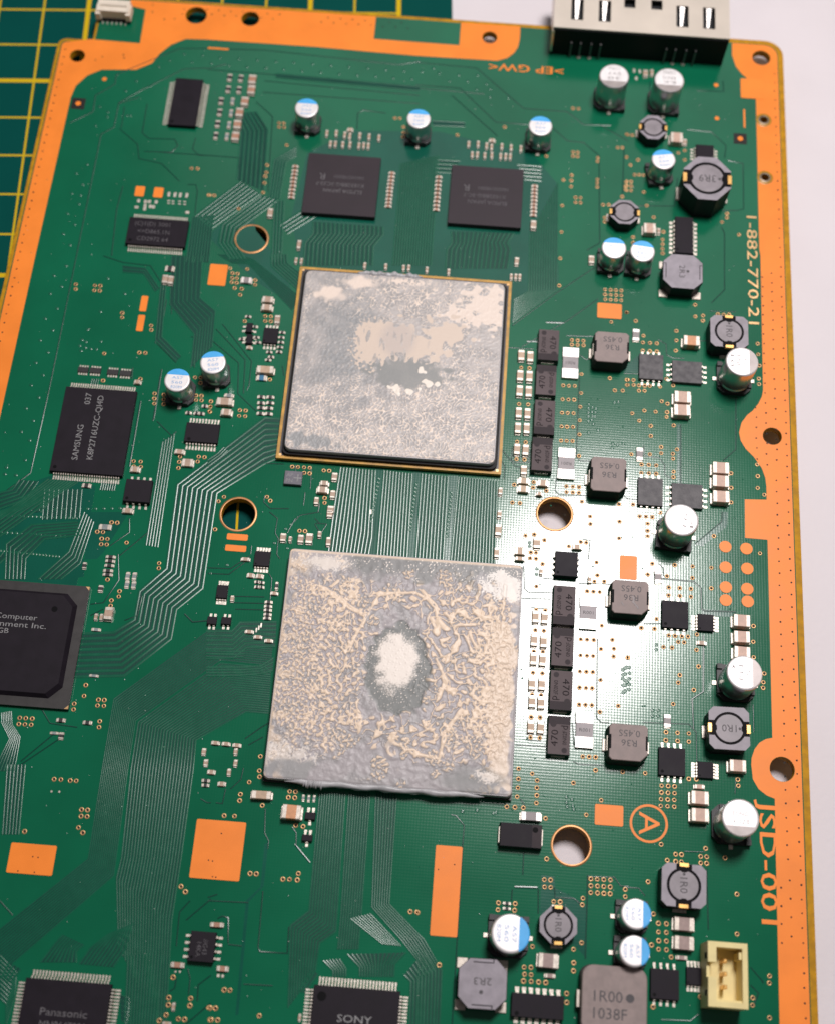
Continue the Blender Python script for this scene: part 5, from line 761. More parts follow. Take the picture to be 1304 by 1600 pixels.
for x, y, w, h in SMALL_TRANSISTORS:
    mb = MB(); body_mesh(mb, w, h, .8); o = link('transistor', mb.mesh('transistor', ['chip']), board, (x, y, 0))
    mb = MB(); leads_mesh(mb, w, h, .8, 't', 2, 0, .5, .4); leads_mesh(mb, w, h, .8, 'b', 1, 0, .5, .4); link('leads', mb.mesh('leads', ['solder']), o, kind='stuff')

# ---- small two-ended capacitors and resistors, meshes shared by size
cache = {}
PN = dict(b='ceramic_capacitor', B='ceramic_capacitor', r='ceramic_capacitor', O='ceramic_capacitor', P='ceramic_capacitor', D='ceramic_capacitor', k='chip_resistor', g='ceramic_capacitor', w='chip_resistor', u='ceramic_capacitor')
for x, y, w, h, z, ax, col in PASSIVES:
    key = (w, h, z, ax, col)
    if key not in cache:
        mb = MB(); L_, W_ = (w, h) if ax == 'x' else (h, w)
        e = L_ * (.24 if z > 1 else .27); rr = min(.12, W_ * .15, z * .25)
        def pr(a0, a1, ww, z0, z1, mi, ins):
            pts = [(a0, -ww / 2), (a1, -ww / 2), (a1, ww / 2), (a0, ww / 2)]
            if ax == 'y': pts = [(-q_, p_) for p_, q_ in pts]
            n0 = len(mb.v); mb.prism(pts, z0, z1, mi, None, ins)
        pr(-L_ / 2 + e * .9, L_ / 2 - e * .9, W_ * .965, .06, z * .98, 1, rr * .5)
        for s_ in (-1, 1):
            a0, a1 = sorted((s_ * (L_ / 2 - e), s_ * L_ / 2)); pr(a0, a1, W_, .06, z, 0, rr)
            a0, a1 = sorted((s_ * (L_ / 2 - .05), s_ * (L_ / 2 + .16 + .08 * z))); pr(a0, a1, W_ * .95, .04, .06 + .28 * z, 2, min(.12, .1 * z + .04))
        cache[key] = mb.mesh(PN[col], ['term' if col != 'w' else 'shunt_end', 'body_' + col, 'solder'])
    link(PN[col], cache[key], board, (x + rnd.uniform(-.03, .03), y + rnd.uniform(-.03, .03), 0), rnd.uniform(-1.5, 1.5))

# ---- polymer capacitors in two stacks
for x, y, w, h, rot, order in TANTALUM:
    L_, W_ = h, w; z = 1.8
    mb = MB(); mb.box(-L_ / 2, L_ / 2, -W_ / 2, W_ / 2, .15, z * .55, 0); mb.box(-L_ / 2, L_ / 2, -W_ / 2, W_ / 2, z * .55, z, 0, .10, 1)
    o = link('polymer_capacitor', mb.mesh('polymer_capacitor', ['tant_side', 'tant']), board, (x, y, 0), rot, f'dark grey polymer capacitor marked 470, {order} of the eight in the column')
    mb = MB(); mb.box(L_ / 2 - .22 * L_, L_ / 2 - .11, -W_ / 2 + .11, W_ / 2 - .11, z - .01, z + .006); mb.disc(L_ / 2 - .22 * L_, W_ * .27, .14 * W_, z + .0055, 0, 16)
    link('polarity_band', mb.mesh('polarity_band', ['tant_band']), o)
    mb = MB(); mb.disc(-L_ * .38, -W_ * .24, W_ * .12, z + .008, 0, 18); link('maker_mark', mb.mesh('maker_mark', ['tant_band']), o)
    mb = MB()
    for s_ in (-1, 1):
        a0, a1 = sorted((s_ * (L_ / 2 - .3), s_ * (L_ / 2 + .12))); mb.box(a0, a1, -W_ * .3, W_ * .3, .05, .8, 0)
    link('terminals', mb.mesh('terminals', ['solder']), o)
    text('marking', '470', o, -.08 * L_, W_ * .20, z + .01, W_ * .30, 0, 'tant_ink', L_ * .42); text('marking', '0N02F', o, -.06 * L_, -W_ * .24, z + .01, W_ * .18, 0, 'tant_ink', L_ * .36); text('marking', 'd', o, .2 * L_, -W_ * .22, z + .01, W_ * .32, 0, 'tant_ink', L_ * .1)
x, y, w, h = BLACK_TANT; z = 2.0
mb = MB(); mb.box(-w / 2, w / 2, -h / 2, h / 2, .15, z * .55, 0); mb.box(-w / 2, w / 2, -h / 2, h / 2, z * .55, z, 0, .12)
o = link('tantalum_capacitor', mb.mesh('tantalum_capacitor', ['chip']), board, (x, y, 0), 0, 'black block capacitor between the lower processor and the lowest pale mounting hole')
for s_ in (-1, 1):
    mb = MB(); a0, a1 = sorted((s_ * (w / 2 - .2), s_ * (w / 2 + .14))); mb.box(a0, a1, -h * .33, h * .33, .05, 1.1); link('terminal', mb.mesh('terminal', ['term']), o)
mb = MB(); mb.box(w / 2 - .24 * w, w / 2 - .13, -h / 2 + .13, h / 2 - .13, z - .01, z + .006); mb.disc(w / 2 - .17 * w, h * .26, .12 * h, z + .008, 1, 16); link('polarity_band', mb.mesh('polarity_band', ['tant_band', 'black_gap']), o)
for x, y, w, h, rot, order in SHUNTS:
    z = .7; mb = MB(); mb.box(-w * .47, w * .47, -h * .24, h * .24, .08, z * .9, 0)
    o = link('shunt_resistor', mb.mesh('shunt_resistor', ['shunt']), board, (x, y, 0), rot, f'white-ended shunt resistor marked R001, {order} of the four')
    for s_ in (-1, 1):
        a0, a1 = sorted((s_ * h * .19, s_ * h / 2)); mb = MB(); mb.prism(rect(-w / 2, w / 2, a0, a1), .05, z, 0, None, .07); link('terminal', mb.mesh('terminal', ['shunt_end']), o)
    text('marking', 'R001', o, 0, 0, z * .9 + .01, .62, 0, 'ink', w * .58)

# ---- inductors
for x, y, w, h, z, order in MOULDED:
    mb = MB()
    c1, c2 = .55, 1.2
    top = [(-w / 2 + .5, -h / 2), (w / 2 - 1.2, -h / 2), (w / 2, -h / 2 + 1.2), (w / 2, h / 2 - .5), (w / 2 - .5, h / 2), (-w / 2 + .5, h / 2), (-w / 2, h / 2 - .5), (-w / 2, -h / 2 + .5)]
    low = [(p[0] * 1.05, p[1] * 1.05) for p in top]
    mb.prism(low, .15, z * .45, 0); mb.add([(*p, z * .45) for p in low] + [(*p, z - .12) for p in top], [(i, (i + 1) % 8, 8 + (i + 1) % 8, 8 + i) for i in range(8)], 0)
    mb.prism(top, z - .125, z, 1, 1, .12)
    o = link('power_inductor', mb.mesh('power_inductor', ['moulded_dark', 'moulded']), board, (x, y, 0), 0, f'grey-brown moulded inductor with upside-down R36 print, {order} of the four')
    for s_ in (-1, 1):
        mb = MB(); a0, a1 = sorted((s_ * (w / 2 - .2), s_ * (w / 2 + .22))); mb.box(a0, a1, -1.3, 1.3, .9, 2.2, 0); a0, a1 = sorted((s_ * (w / 2), s_ * (w / 2 + .75))); mb.prism(rect(a0, a1, -1.1, 1.1), .05, .5, 0, None, .12); link('terminal', mb.mesh('terminal', ['term']), o)
        mb = MB(); a0, a1 = sorted((s_ * (w / 2 - .35), s_ * (w / 2 + .02))); mb.box(a0, a1, -1.25, 1.25, z - .6, z + .012, 0); link('notch', mb.mesh('notch', ['black_gap']), o)
    text('marking', '0.45S', o, .15, h * .25, z + .01, 1.15, 180, 'ink', w * .55); text('marking', 'R36', o, .1, -.1, z + .01, 1.15, 180, 'ink', w * .4)
    if order == 'third':
        mb = MB(); rs = random.Random(5); pts = [(.3, .2), (.6, -.5), (.35, -.9), (.9, -1.4), (1.4, -2.1)]
        for a_, b_ in zip(pts, pts[1:]): ridge(mb, [a_, ((a_[0] + b_[0]) / 2 + .15, (a_[1] + b_[1]) / 2), b_], .35, z + .004, .05)
        ridge(mb, [(-1.6, -1.0), (-1.2, -1.7)], .25, z + .004, .04); link('scratch', mb.mesh('scratch', ['body_w']), o)
for x, y, w, h, z, sq, ct, tx, rot, lab in ROUND_COILS:
    R_ = min(w, h) / 2; mb = MB(); d = w / 2, h / 2
    ch = .12 if sq else .30
    out8 = [(-d[0] + 2 * d[0] * ch, -d[1]), (d[0] - 2 * d[0] * ch, -d[1]), (d[0], -d[1] + 2 * d[1] * ch), (d[0], d[1] - 2 * d[1] * ch), (d[0] - 2 * d[0] * ch, d[1]), (-d[0] + 2 * d[0] * ch, d[1]), (-d[0], d[1] - 2 * d[1] * ch), (-d[0], -d[1] + 2 * d[1] * ch)]
    rin = R_ * .82; gap = circ(0, 0, rin, 32)
    low = [(p[0] * .99, p[1] * .99) for p in out8]
    mb.prism(low, .1, z - .15, 0)
    sheet(mb, out8, [gap], z - .3, z, 1, 0, 2)
    o = link('shielded_inductor', mb.mesh('shielded_inductor', ['ferrite_side', 'ferrite', 'black_gap']), board, (x, y, 0), rnd.uniform(-1.5, 1.5), lab)
    mb = MB(); sheet(mb, circ(0, 0, rin, 32), [], z - .2, z - .148, 0); link('gap_ring', mb.mesh('gap_ring', ['black_gap']), o)
    disc = []
    for i in range(48):
        a_ = 2 * math.pi * i / 48; r_ = rin * .84
        for a0 in ((0, math.pi) if ct == 'lr' else (math.pi / 2, -math.pi / 2)):
            dd = abs((a_ - a0 + math.pi) % (2 * math.pi) - math.pi)
            if dd < .16: r_ = rin * .74
        disc.append((r_ * math.cos(a_), r_ * math.sin(a_)))
    mb = MB(); sheet(mb, disc, [], z - .15, z - .01, 0); link('core', mb.mesh('core', ['ferrite_disc']), o)
    for s_ in (-1, 1):
        mb = MB(); mb2_ = MB(); L0 = (w if ct == 'lr' else h) / 2; ww = R_ * .30
        pts = rect(L0 - R_ * .30, L0 + .25, -ww * 1.25, ww * 1.25); pts2 = rect(L0 - R_ * .14, L0 + .16, -ww * .8, ww * .8)
        rotq = {('lr', 1): 0, ('lr', -1): 180, ('tb', 1): 90, ('tb', -1): -90}[(ct, s_)]; cr, sr = math.cos(math.radians(rotq)), math.sin(math.radians(rotq))
        tr = lambda q_: [(p[0] * cr - p[1] * sr, p[0] * sr + p[1] * cr) for p in q_]
        mb.prism(tr(rect(L0 - R_ * .34, L0 - .02, -ww * 1.25, ww * 1.25)), z - .3, z + .006, 0); link('notch', mb.mesh('notch', ['black_gap']), o)
        mb2_.prism(tr(pts2), z - .55, z + .012, 0, None, .1); mb2_.prism(tr(rect(L0 - .1, L0 + .5, -ww * 1.1, ww * 1.1)), .05, .5, 1, None, .12); link('contact', mb2_.mesh('contact', ['wire', 'solder']), o)
    if tx: text('marking', tx, o, 0, 0, z + .0, R_ * .36, rot, 'ink', R_ * .72)
    mb = MB(); a_ = math.radians(rot + 180); 
    if tx: mb.disc(R_ * .52 * math.cos(a_), R_ * .52 * math.sin(a_), R_ * .07, z + .001, 0, 12); link('dot', mb.mesh('dot', ['ink']), o)
for x, y, w, h, z, rot, lab in OCT_COILS:
    w_, h_ = w, h; ch = .22; d = w_ / 2, h_ / 2
    o8 = [(-d[0] + w_ * ch, -d[1]), (d[0] - w_ * ch, -d[1]), (d[0], -d[1] + h_ * ch), (d[0], d[1] - h_ * ch), (d[0] - w_ * ch, d[1]), (-d[0] + w_ * ch, d[1]), (-d[0], d[1] - h_ * ch), (-d[0], -d[1] + h_ * ch)]
    mb = MB(); mb.prism([(p[0] * .97, p[1] * .97) for p in o8], .3, z - 1.0, 0); mb.prism(o8, z - 1.0, z, 0, 1, .08)
    o = link('flat_inductor', mb.mesh('flat_inductor', ['ferrite_side', 'ferrite']), board, (x, y, 0), rnd.uniform(-1, 1), lab)
    for sx_ in (-1, 1):
        for sy_ in (-1, 1):
            mb = MB(); a0, a1 = sorted((sx_ * (d[0] * .62), sx_ * (d[0] + .25))); b0, b1 = sorted((sy_ * (d[1] * .62), sy_ * (d[1] + .2))); mb.prism(rect(a0, a1, b0, b1), .04, .35, 0, None, .1); link('solder_tab', mb.mesh('solder_tab', ['term']), o)
    mb = MB()
    for s_ in (-1, 1):
        if rot == -90:
            a0 = s_ * (d[0] - .6); ridge(mb, [(s_ * (d[0] - .1), d[1] * .42), (a0, d[1] * .42), (a0, -d[1] * .42)], .14, z, .012)
        else:
            a0 = s_ * (d[1] - .6); ridge(mb, [(d[0] * .42, s_ * (d[1] - .1)), (d[0] * .42, a0), (-d[0] * .42, a0)], .16, z, .012)
    link('engraved_line', mb.mesh('engraved_line', ['black_gap']), o)
    text('marking', '2R3', o, -.15 if rot == -90 else 0, 0 if rot == -90 else .35, z + .006, 1.15, rot, 'ink', 2.9)
    mb = MB(); mb.disc(*((1.0, .1) if rot == -90 else (-.2, -1.3)), .32, z + .005, 0, 16); link('dot', mb.mesh('dot', ['ink']), o)
x, y, w, h, z = BIG_COIL
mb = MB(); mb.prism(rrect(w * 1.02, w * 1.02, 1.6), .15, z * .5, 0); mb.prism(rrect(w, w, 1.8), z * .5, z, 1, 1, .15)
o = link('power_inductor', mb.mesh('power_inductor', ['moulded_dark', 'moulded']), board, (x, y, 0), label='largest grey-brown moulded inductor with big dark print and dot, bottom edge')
text('marking', '1R00', o, -1.0, .5, z + .01, 1.7, 0, 'ink', 4.6); text('marking', '1038F', o, -.65, -2.1, z + .01, 1.7, 0, 'ink', 5.4)
mb = MB(); mb.disc(2.5, .45, .68, z + .006, 0, 24); link('dot', mb.mesh('dot', ['ink']), o)
mb = MB(); mb.box(-w / 2 - .55, -w / 2 + .1, -1.3, 1.3, .1, 1.9); link('terminal', mb.mesh('terminal', ['term']), o)

# ---- electrolytic capacitors
def can_parts(d, z):
    R_ = d / 2
    mb = MB(); prof = [(R_ * .96, .9), (R_, 1.0), (R_, 1.35), (R_ * .95, 1.55), (R_ * .95, 1.75), (R_, 1.95), (R_, z - .35), (R_ * .97, z - .12), (R_ * .90, z - .01), (R_ * .86, z)]
    mb.lathe(prof, 40, 0, 0, [0] * 7 + [1, 1]); mb.add([(R_ * .86 * math.cos(2 * math.pi * i / 40), R_ * .86 * math.sin(2 * math.pi * i / 40), z) for i in range(40)], [tuple(range(40))], 1)
    can = mb.mesh('electrolytic_capacitor', ['can', 'can_top'])
    mb = MB(); k = R_ + .15; c_ = k * .35
    pl_ = [(-k, -k), (k, -k), (k, k - c_), (k - c_, k), (-k + c_, k), (-k, k - c_)]
    mb.prism(pl_, .05, .9, 0); 
    for (a0, b0) in ((-k, -k), (k - .9, -k), (-k, k - c_ - 1.0), (k - .9, k - c_ - 1.0)): mb.box(a0, a0 + .9, b0, b0 + .9, .9, 1.35, 0)
    pln = mb.mesh('base', ['plinth'])
    mb = MB()
    mb.box(k - .1, k + .75, -.35, .35, .04, .30); lead = mb.mesh('lead', ['solder'])
    seg = [(R_ * .93 * math.cos(math.radians(t_)), R_ * .93 * math.sin(math.radians(t_))) for t_ in range(-62, 63, 4)]
    return can, pln, lead, seg
kinds = {}
SIL = {3: ['30', 'EY7', 'CON2'], 4: ['R-K', 'EN7J', 'CON2'], 10: ['OKNO', 'ENE', '10'], 11: ['220', '16', 'K'], 12: ['ONO', 'EN', 'C'], 13: ['EZOY', 'ONO2', '']}
for i, (x, y, d, z, col, ang, lab) in enumerate(ELECTROLYTIC):
    if (d, z) not in kinds: kinds[(d, z)] = can_parts(d, z)
    can, pln, lead, seg = kinds[(d, z)]
    o = link('electrolytic_capacitor', can, board, (x, y, 0), ang, lab)
    link('base', pln, o, (0, 0, 0), 180 if col == 'b' else 180)
    link('lead', lead, o, (0, 0, 0), 0); link('lead', lead, o, (0, 0, 0), 180)
    mb = MB(); mb.add([(*p, z + .006) for p in seg], [tuple(range(len(seg)))], 0)
    if col == 'b':
        ring = [(d / 2 * f_ * math.cos(math.radians(t_)), d / 2 * f_ * math.sin(math.radians(t_)), zz) for f_, zz in ((.87, z + .006), (.985, z - .10)) for t_ in range(-60, 61, 4)]
        nn = len(ring) // 2; mb.add(ring, [(j, nn + j, nn + j + 1, j + 1) for j in range(nn - 1)], 0, True)
    link('polarity_mark', mb.mesh('polarity_mark', ['mark_blue' if col == 'b' else 'mark_grey']), o)
    rows = ['A57', '560', '820M'] if col == 'b' else SIL.get(i, ['30', 'EN', 'CO'])
    for r_, s_ in enumerate(rows):
        if not s_: continue
        text('marking', s_, o, -.02 * d - d * (.20 * (r_ - .6)), 0, z + .01, d * .115, -90 if col == 's' or ang < 45 else -90, 'ink_blue' if col == 'b' else 'ink_grey', d * .42)

# ================================================================ processors with thermal paste
def fnoise(N, lo, hi, seed, aniso=1.):
    rs = np.random.RandomState(seed); f = np.fft.fft2(rs.randn(N, N))
    k = np.fft.fftfreq(N) * N; kx, ky = np.meshgrid(k, k); kr = np.sqrt((kx * aniso) ** 2 + (ky / aniso) ** 2) + 1e-9
    f *= np.exp(-(kr / hi) ** 4) * (1 - np.exp(-(kr / lo) ** 4)); g_ = np.real(np.fft.ifft2(f)); return g_ / g_.std()
def sst(e0, e1, x_): t_ = np.clip((x_ - e0) / (e1 - e0), 0, 1); return t_ * t_ * (3 - 2 * t_)
def ell(u, v, cx, cy, rx, ry, soft, n_=0): return 1 - sst(1 - soft, 1 + soft, np.sqrt(((u - cx) / rx) ** 2 + ((v - cy) / ry) ** 2) + n_)
def mixc(c, col, m_): return c * (1 - m_[..., None]) + np.array(col) * m_[..., None]
LILAC, GREY, DARKG, CREAM, PALE, METAL = (.38, .352, .362), (.30, .297, .297), (.15, .16, .155), (.80, .64, .49), (.82, .74, .66), (.58, .52, .47)
def paste_mesh(name, W, H, z, fun, N=380, rad=1.0):
    u, v = np.meshgrid(np.linspace(0, 1, N), np.linspace(0, 1, N)); col, hgt = fun(u, v, N)
    X = (u - .5) * W; Y = (.5 - v) * H
    ex = np.maximum(np.abs(X) - (W / 2 - rad), 0); ey = np.maximum(np.abs(Y) - (H / 2 - rad), 0); rr_ = np.sqrt(ex ** 2 + ey ** 2); s_ = np.where(rr_ > rad, rad / np.maximum(rr_, 1e-6), 1)
    X = np.sign(X) * (np.minimum(np.abs(X), W / 2 - rad) + ex * s_); Y = np.sign(Y) * (np.minimum(np.abs(Y), H / 2 - rad) + ey * s_)
    edge = np.minimum(np.minimum(u, 1 - u) * W, np.minimum(v, 1 - v) * H); Z = z + .02 + np.maximum(hgt, .012) * sst(0, .5, edge) - .10 * (1 - sst(0, .25, edge))
    me = bpy.data.meshes.new(name); idx = np.arange(N * N).reshape(N, N)
    q = np.stack([idx[1:, :-1], idx[1:, 1:], idx[:-1, 1:], idx[:-1, :-1]], -1).reshape(-1, 4)
    me.vertices.add(N * N); me.vertices.foreach_set('co', (np.stack([X, Y, Z], -1) * MM).ravel().astype(np.float32))
    me.loops.add(q.size); me.loops.foreach_set('vertex_index', q.ravel().astype(np.int32)); me.polygons.add(len(q)); me.polygons.foreach_set('loop_start', np.arange(0, q.size, 4).astype(np.int32)); me.polygons.foreach_set('loop_total', np.full(len(q), 4, np.int32))
    me.update(); me.validate(); me.polygons.foreach_set('use_smooth', np.ones(len(q), bool))
    at_ = me.color_attributes.new('deposit', 'FLOAT_COLOR', 'POINT'); at_.data.foreach_set('color', np.concatenate([np.clip(col, 0, 1), np.ones((N, N, 1))], -1).astype(np.float32).ravel())
    me.materials.append(MATS['paste']); me.update(); return me
def warp(f, du, dv, N):
    i = np.clip((np.arange(N)[:, None] + dv).astype(int), 0, N - 1); j = np.clip((np.arange(N)[None, :] + du).astype(int), 0, N - 1); return f[i, j]
def paste_rsx(u, v, N):
    w1, w2 = fnoise(N, 1, 9, 1), fnoise(N, 1, 9, 2); n4 = fnoise(N, 2, 14, 3); fine = fnoise(N, 40, 120, 4); n5 = fnoise(N, 3, 22, 44)
    big = fnoise(N, 20, 29, 5); mid = fnoise(N, 30, 42, 6); sm = fnoise(N, 42, 62, 8); gl = fnoise(N, 14, 40, 9)
    base = mixc(np.zeros((N, N, 3)) + np.array(LILAC), GREY, sst(-.3, 1.0, n4) * .55)
    # worm-like ridges: contour bands of band-passed noise, coarse on the right, fine on the left
    wl = sst(.42, .20, u + .05 * w1); wb = sst(.55, .70, u + .04 * w2)
    net = fnoise(N, 9, 24, 51); net2 = fnoise(N, 16, 40, 52); ridge_b = np.maximum(sst(.15, 1.0, warp(big, 5 * w1, 5 * w2, N)), np.exp(-(warp(net, 4 * w2, 4 * w1, N) / .26) ** 2)); ridge_m = np.maximum(sst(.1, .9, mid), np.exp(-(net2 / .27) ** 2)); ridge_s = np.maximum(sst(.0, .9, sm), .9 * np.exp(-(fnoise(N, 26, 60, 53) / .28) ** 2))
    zone_r = ell(u, v, .77, .46, .19, .40, .25, .12 * n4); zone_l = ell(u, v, .21, .48, .17, .39, .35, .12 * n4); zone_rr = ell(u, v, .90, .5, .075, .42, .4, .1 * n4); zone_bt = ell(u, v, .55, .77, .24, .07, .5, .3 * n4); zone_tp = ell(u, v, .42, .19, .26, .06, .5, .3 * n4)
    zone_far = ell(u, v, .07, .55, .09, .45, .5, .2 * n4)
    R1 = ridge_b * np.maximum(zone_r, zone_bt); R2 = np.maximum(ridge_m * zone_rr, ridge_m * zone_l * sst(.10, .20, u)); R3 = ridge_s * np.maximum(zone_l * sst(.24, .14, u), zone_far * .8)
    rid = np.maximum(np.maximum(R1, R2), R3); rid = np.maximum(rid, ridge_s * .9 * sst(.0, .5, ell(u, v, .5, .5, .47, .46, .3) - ell(u, v, .5, .5, .30, .36, .3) + .35 * n4 - .50)); rid = np.maximum(rid, ridge_b * zone_tp * .8)
    # long drawn ridges
    def stroke(pts, wd):
        m_ = np.full((N, N), 9.)
        for (a0, b0), (a1, b1) in zip(pts, pts[1:]):
            dx, dy = a1 - a0, b1 - b0; t_ = np.clip(((u - a0) * dx + (v - b0) * dy) / (dx * dx + dy * dy), 0, 1); m_ = np.minimum(m_, np.hypot(u - a0 - t_ * dx, v - b0 - t_ * dy))
        return np.exp(-((m_ + .004 * n5) / wd) ** 2)
    st = np.maximum.reduce([stroke([(.10, .15), (.20, .19), (.28, .25), (.36, .28), (.38, .22), (.40, .18), (.55, .16), (.62, .20)], .009), stroke([(.36, .28), (.32, .36), (.29, .44)], .008), stroke([(.58, .15), (.64, .22), (.66, .32), (.63, .27)], .010), stroke([(.66, .45), (.71, .54), (.68, .62)], .009), stroke([(.78, .66), (.72, .75), (.70, .87), (.62, .86), (.52, .82)], .009), stroke([(.93, .1), (.92, .5), (.90, .85)], .006)])
    rid = np.maximum(rid, st * .95)
    cream = sst(.35, .65, rid + .12 * n5)
    col = mixc(base, CREAM, cream)
    # smeared cream flats along the right side and the far left
    fl = sst(.1, .5, (sst(.885, .93, u) * sst(1.0, .955, u) * sst(.25, .34, v) * sst(.99, .9, v)) + .55 * warp(n4, 0, 12 * w1, N) * .5 - .35 + .25)
    fl *= sst(.87, .92, u); fl = np.maximum(fl, sst(.25, .6, ell(u, v, .935, .58, .045, .36, .4, .35 * n5))); col = mixc(col, (.78, .64, .51), fl * .9)
    col = mixc(col, CREAM, sst(.1, .9, n5 + n4 * .6) * sst(.12, .03, u) * .55); col = mixc(col, CREAM, sst(.0, .9, fine + .5 * n4) * sst(.13, .05, u) * sst(.16, .05, v) * .7)
    # top and bottom bands
    tb = sst(.115, .055, v + .03 * n4); col = mixc(col, DARKG, tb * sst(.22, .30, u) * .8); cream *= 1 - tb
    col = mixc(col, PALE, tb * sst(1.5, 2.0, fine + .5 * n5))
    col = mixc(col, CREAM, sst(.018, .006, v) * .9 + sst(.012, .004, u) * .8)
    bl = ell(u, v, .16, .055, .085, .028, .5, .35 * n5 * .5 + .25 * fine) * .85; col = mixc(col, PALE, bl); br = sst(.15, .6, ell(u, v, .94, .10, .10, .05, .5, .35 * n5 + .25 * fine)) * .85; col = mixc(col, (.85, .8, .74), br)
    lb = sst(.3, .7, ell(u, v, .05, .90, .11, .045, .6, .35 * n5 + .3 * fine)) * .8; col = mixc(col, PALE, lb * .85); lg = ell(u, v, .10, .955, .09, .035, .4, .3 * n5); col = mixc(col, GREY, lg)
    rg = ell(u, v, .84, .945, .13, .05, .5, .3 * n4); col = mixc(col, DARKG, rg * .65); rw = ell(u, v, .90, .93, .04, .02, .5, .3 * n5 + .3 * fine) * .8; col = mixc(col, PALE, rw)
    # centre: grey dish, pale crust
    halo = ell(u, v, .50, .49, .215, .33, .3, .1 * n4); keep = 1 - halo * .85; 
    dish = ell(u, v, .505, .505, .135, .200, .05, .05 * n5); col = mixc(col, DARKG, dish); crust = ell(u, v, .492, .47, .082, .115, .22, .09 * n5 + .07 * fine); col = mixc(col, (.80, .73, .66), crust)
    crumbs = sst(1.55, 1.9, fine) * ell(u, v, .49, .47, .14, .20, .3); col = mixc(col, PALE, crumbs * (1 - crust))
    flat = np.maximum.reduce([dish, tb * .8, bl, br * .7, lg, rg])
    h = (.19 * rid * np.where(cream > .05, 1, .5) + .020 * gl + .004 * fine + .012 * n5) * (1 - flat * .85) + .05 * crust + .03 * crumbs + .08 * ell(u, v, .5, .495, .19, .27, .35) * (1 - dish) + .04
    return col, h
def paste_cell(u, v, N):
    w1, w2 = fnoise(N, 1, 9, 21), fnoise(N, 1, 9, 22); n4 = fnoise(N, 2, 14, 23); fine = fnoise(N, 45, 130, 24); n5 = fnoise(N, 4, 26, 25); n6 = fnoise(N, 8, 60, 35)
    cr = fnoise(N, 26, 44, 26); streak = fnoise(N, 8, 60, 27, .35); gl = fnoise(N, 25, 60, 28)
    col = mixc(np.zeros((N, N, 3)) + np.array((.37, .355, .35)), (.47, .44, .425), sst(-.6, .8, n4)); col = mixc(col, (.27, .285, .295), ell(u, v, .25, .4, .18, .28, .6, .1 * n4) * .7)
    vein = np.exp(-(warp(cr, 2 * w1, 2 * w2, N) / .42) ** 2); 
    dens = np.clip(sst(.50, .85, v + .06 * n4) * .9 + ell(u, v, .82, .62, .20, .3, .6, .15 * n4) * .5 + ell(u, v, .6, .12, .4, .14, .6, .2 * n4) * .55 + sst(.06, .01, u) * .4, 0, 1)
    spk = sst(.46, .76, vein * (.66 + .45 * dens) + .14 * n5 + .10 * fine - .10 + .12 * dens) * np.clip(dens * 1.3 + .30, 0, 1)
    col = mixc(col, (.84, .71, .60), spk * .95)
    col = mixc(col, METAL, sst(.6, 1.1, streak + .4 * n5) * sst(.85, .95, v) * .7 + sst(.8, 1.4, n6) * .25)
    tl = np.maximum.reduce([ell(u, v, .13, .125, .07, .038, .4, .45 * n5 * .5), ell(u, v, .27, .055, .075, .03, .4, .4 * n5 * .5), sst(.1, .6, n6 + .4) * ell(u, v, .5, .03, .14, .018, .5)])
    rt = sst(.3, .6, ell(u, v, .92, .15, .13, .12, .5, .35 * n5) + .12 * n6 * .6 - .05); rt2 = sst(.35, .6, ell(u, v, .80, .20, .10, .05, .5, .4 * n5)); col = mixc(col, (.80, .68, .59), np.maximum(np.maximum(tl, rt * .9), rt2 * .9))
    # centre: rubbed bare patch, dark smear below, white flakes
    pat = np.maximum.reduce([ell(u, v, .45, .37, .145, .105, .25, .20 * n5), ell(u, v, .61, .40, .13, .065, .3, .25 * n5), ell(u, v, .72, .31, .09, .07, .4, .35 * n5), ell(u, v, .35, .40, .07, .12, .3, .35 * n6 * .6)]); pat = sst(.3, .6, pat + .10 * n6 * .4)
    isl = sst(1.0, 1.3, fnoise(N, 6, 24, 31, .5)) * ell(u, v, .45, .37, .18, .13, .4); pat = pat * (1 - isl * .8); col = mixc(col, (.66, .55, .46), pat); col = mixc(col, (.53, .46, .42), ell(u, v, .49, .36, .085, .10, .35) * pat * .8)
    dk = ell(u, v, .55, .545, .19, .085, .15, .14 * n5) * (1 - sst(.2, .6, pat)); col = mixc(col, (.24, .25, .245), dk * .85)
    fk = sst(.4, .6, np.maximum.reduce([ell(u, v, .505, .635, .028, .02, .4, .5 * n5), ell(u, v, .565, .652, .018, .014, .4, .4 * n5), ell(u, v, .655, .592, .034, .02, .4, .5 * n5), ell(u, v, .612, .515, .011, .018, .4, .4 * n5), ell(u, v, .635, .535, .010, .008, .4), ell(u, v, .62, .625, .012, .01, .4, .4 * n5)])); col = mixc(col, (.84, .77, .68), fk)
    col = mixc(col, (.29, .30, .305), ell(u, v, .11, .945, .13, .03, .4, .3 * n5) * .9)
    flat = np.maximum.reduce([pat, dk, tl * .6, rt * .5]); h = (.034 * vein * (.4 + .6 * dens) + .011 * gl + .004 * fine + .006 * n5) * (1 - flat * .9) + .04 * fk + .03
    return col, h
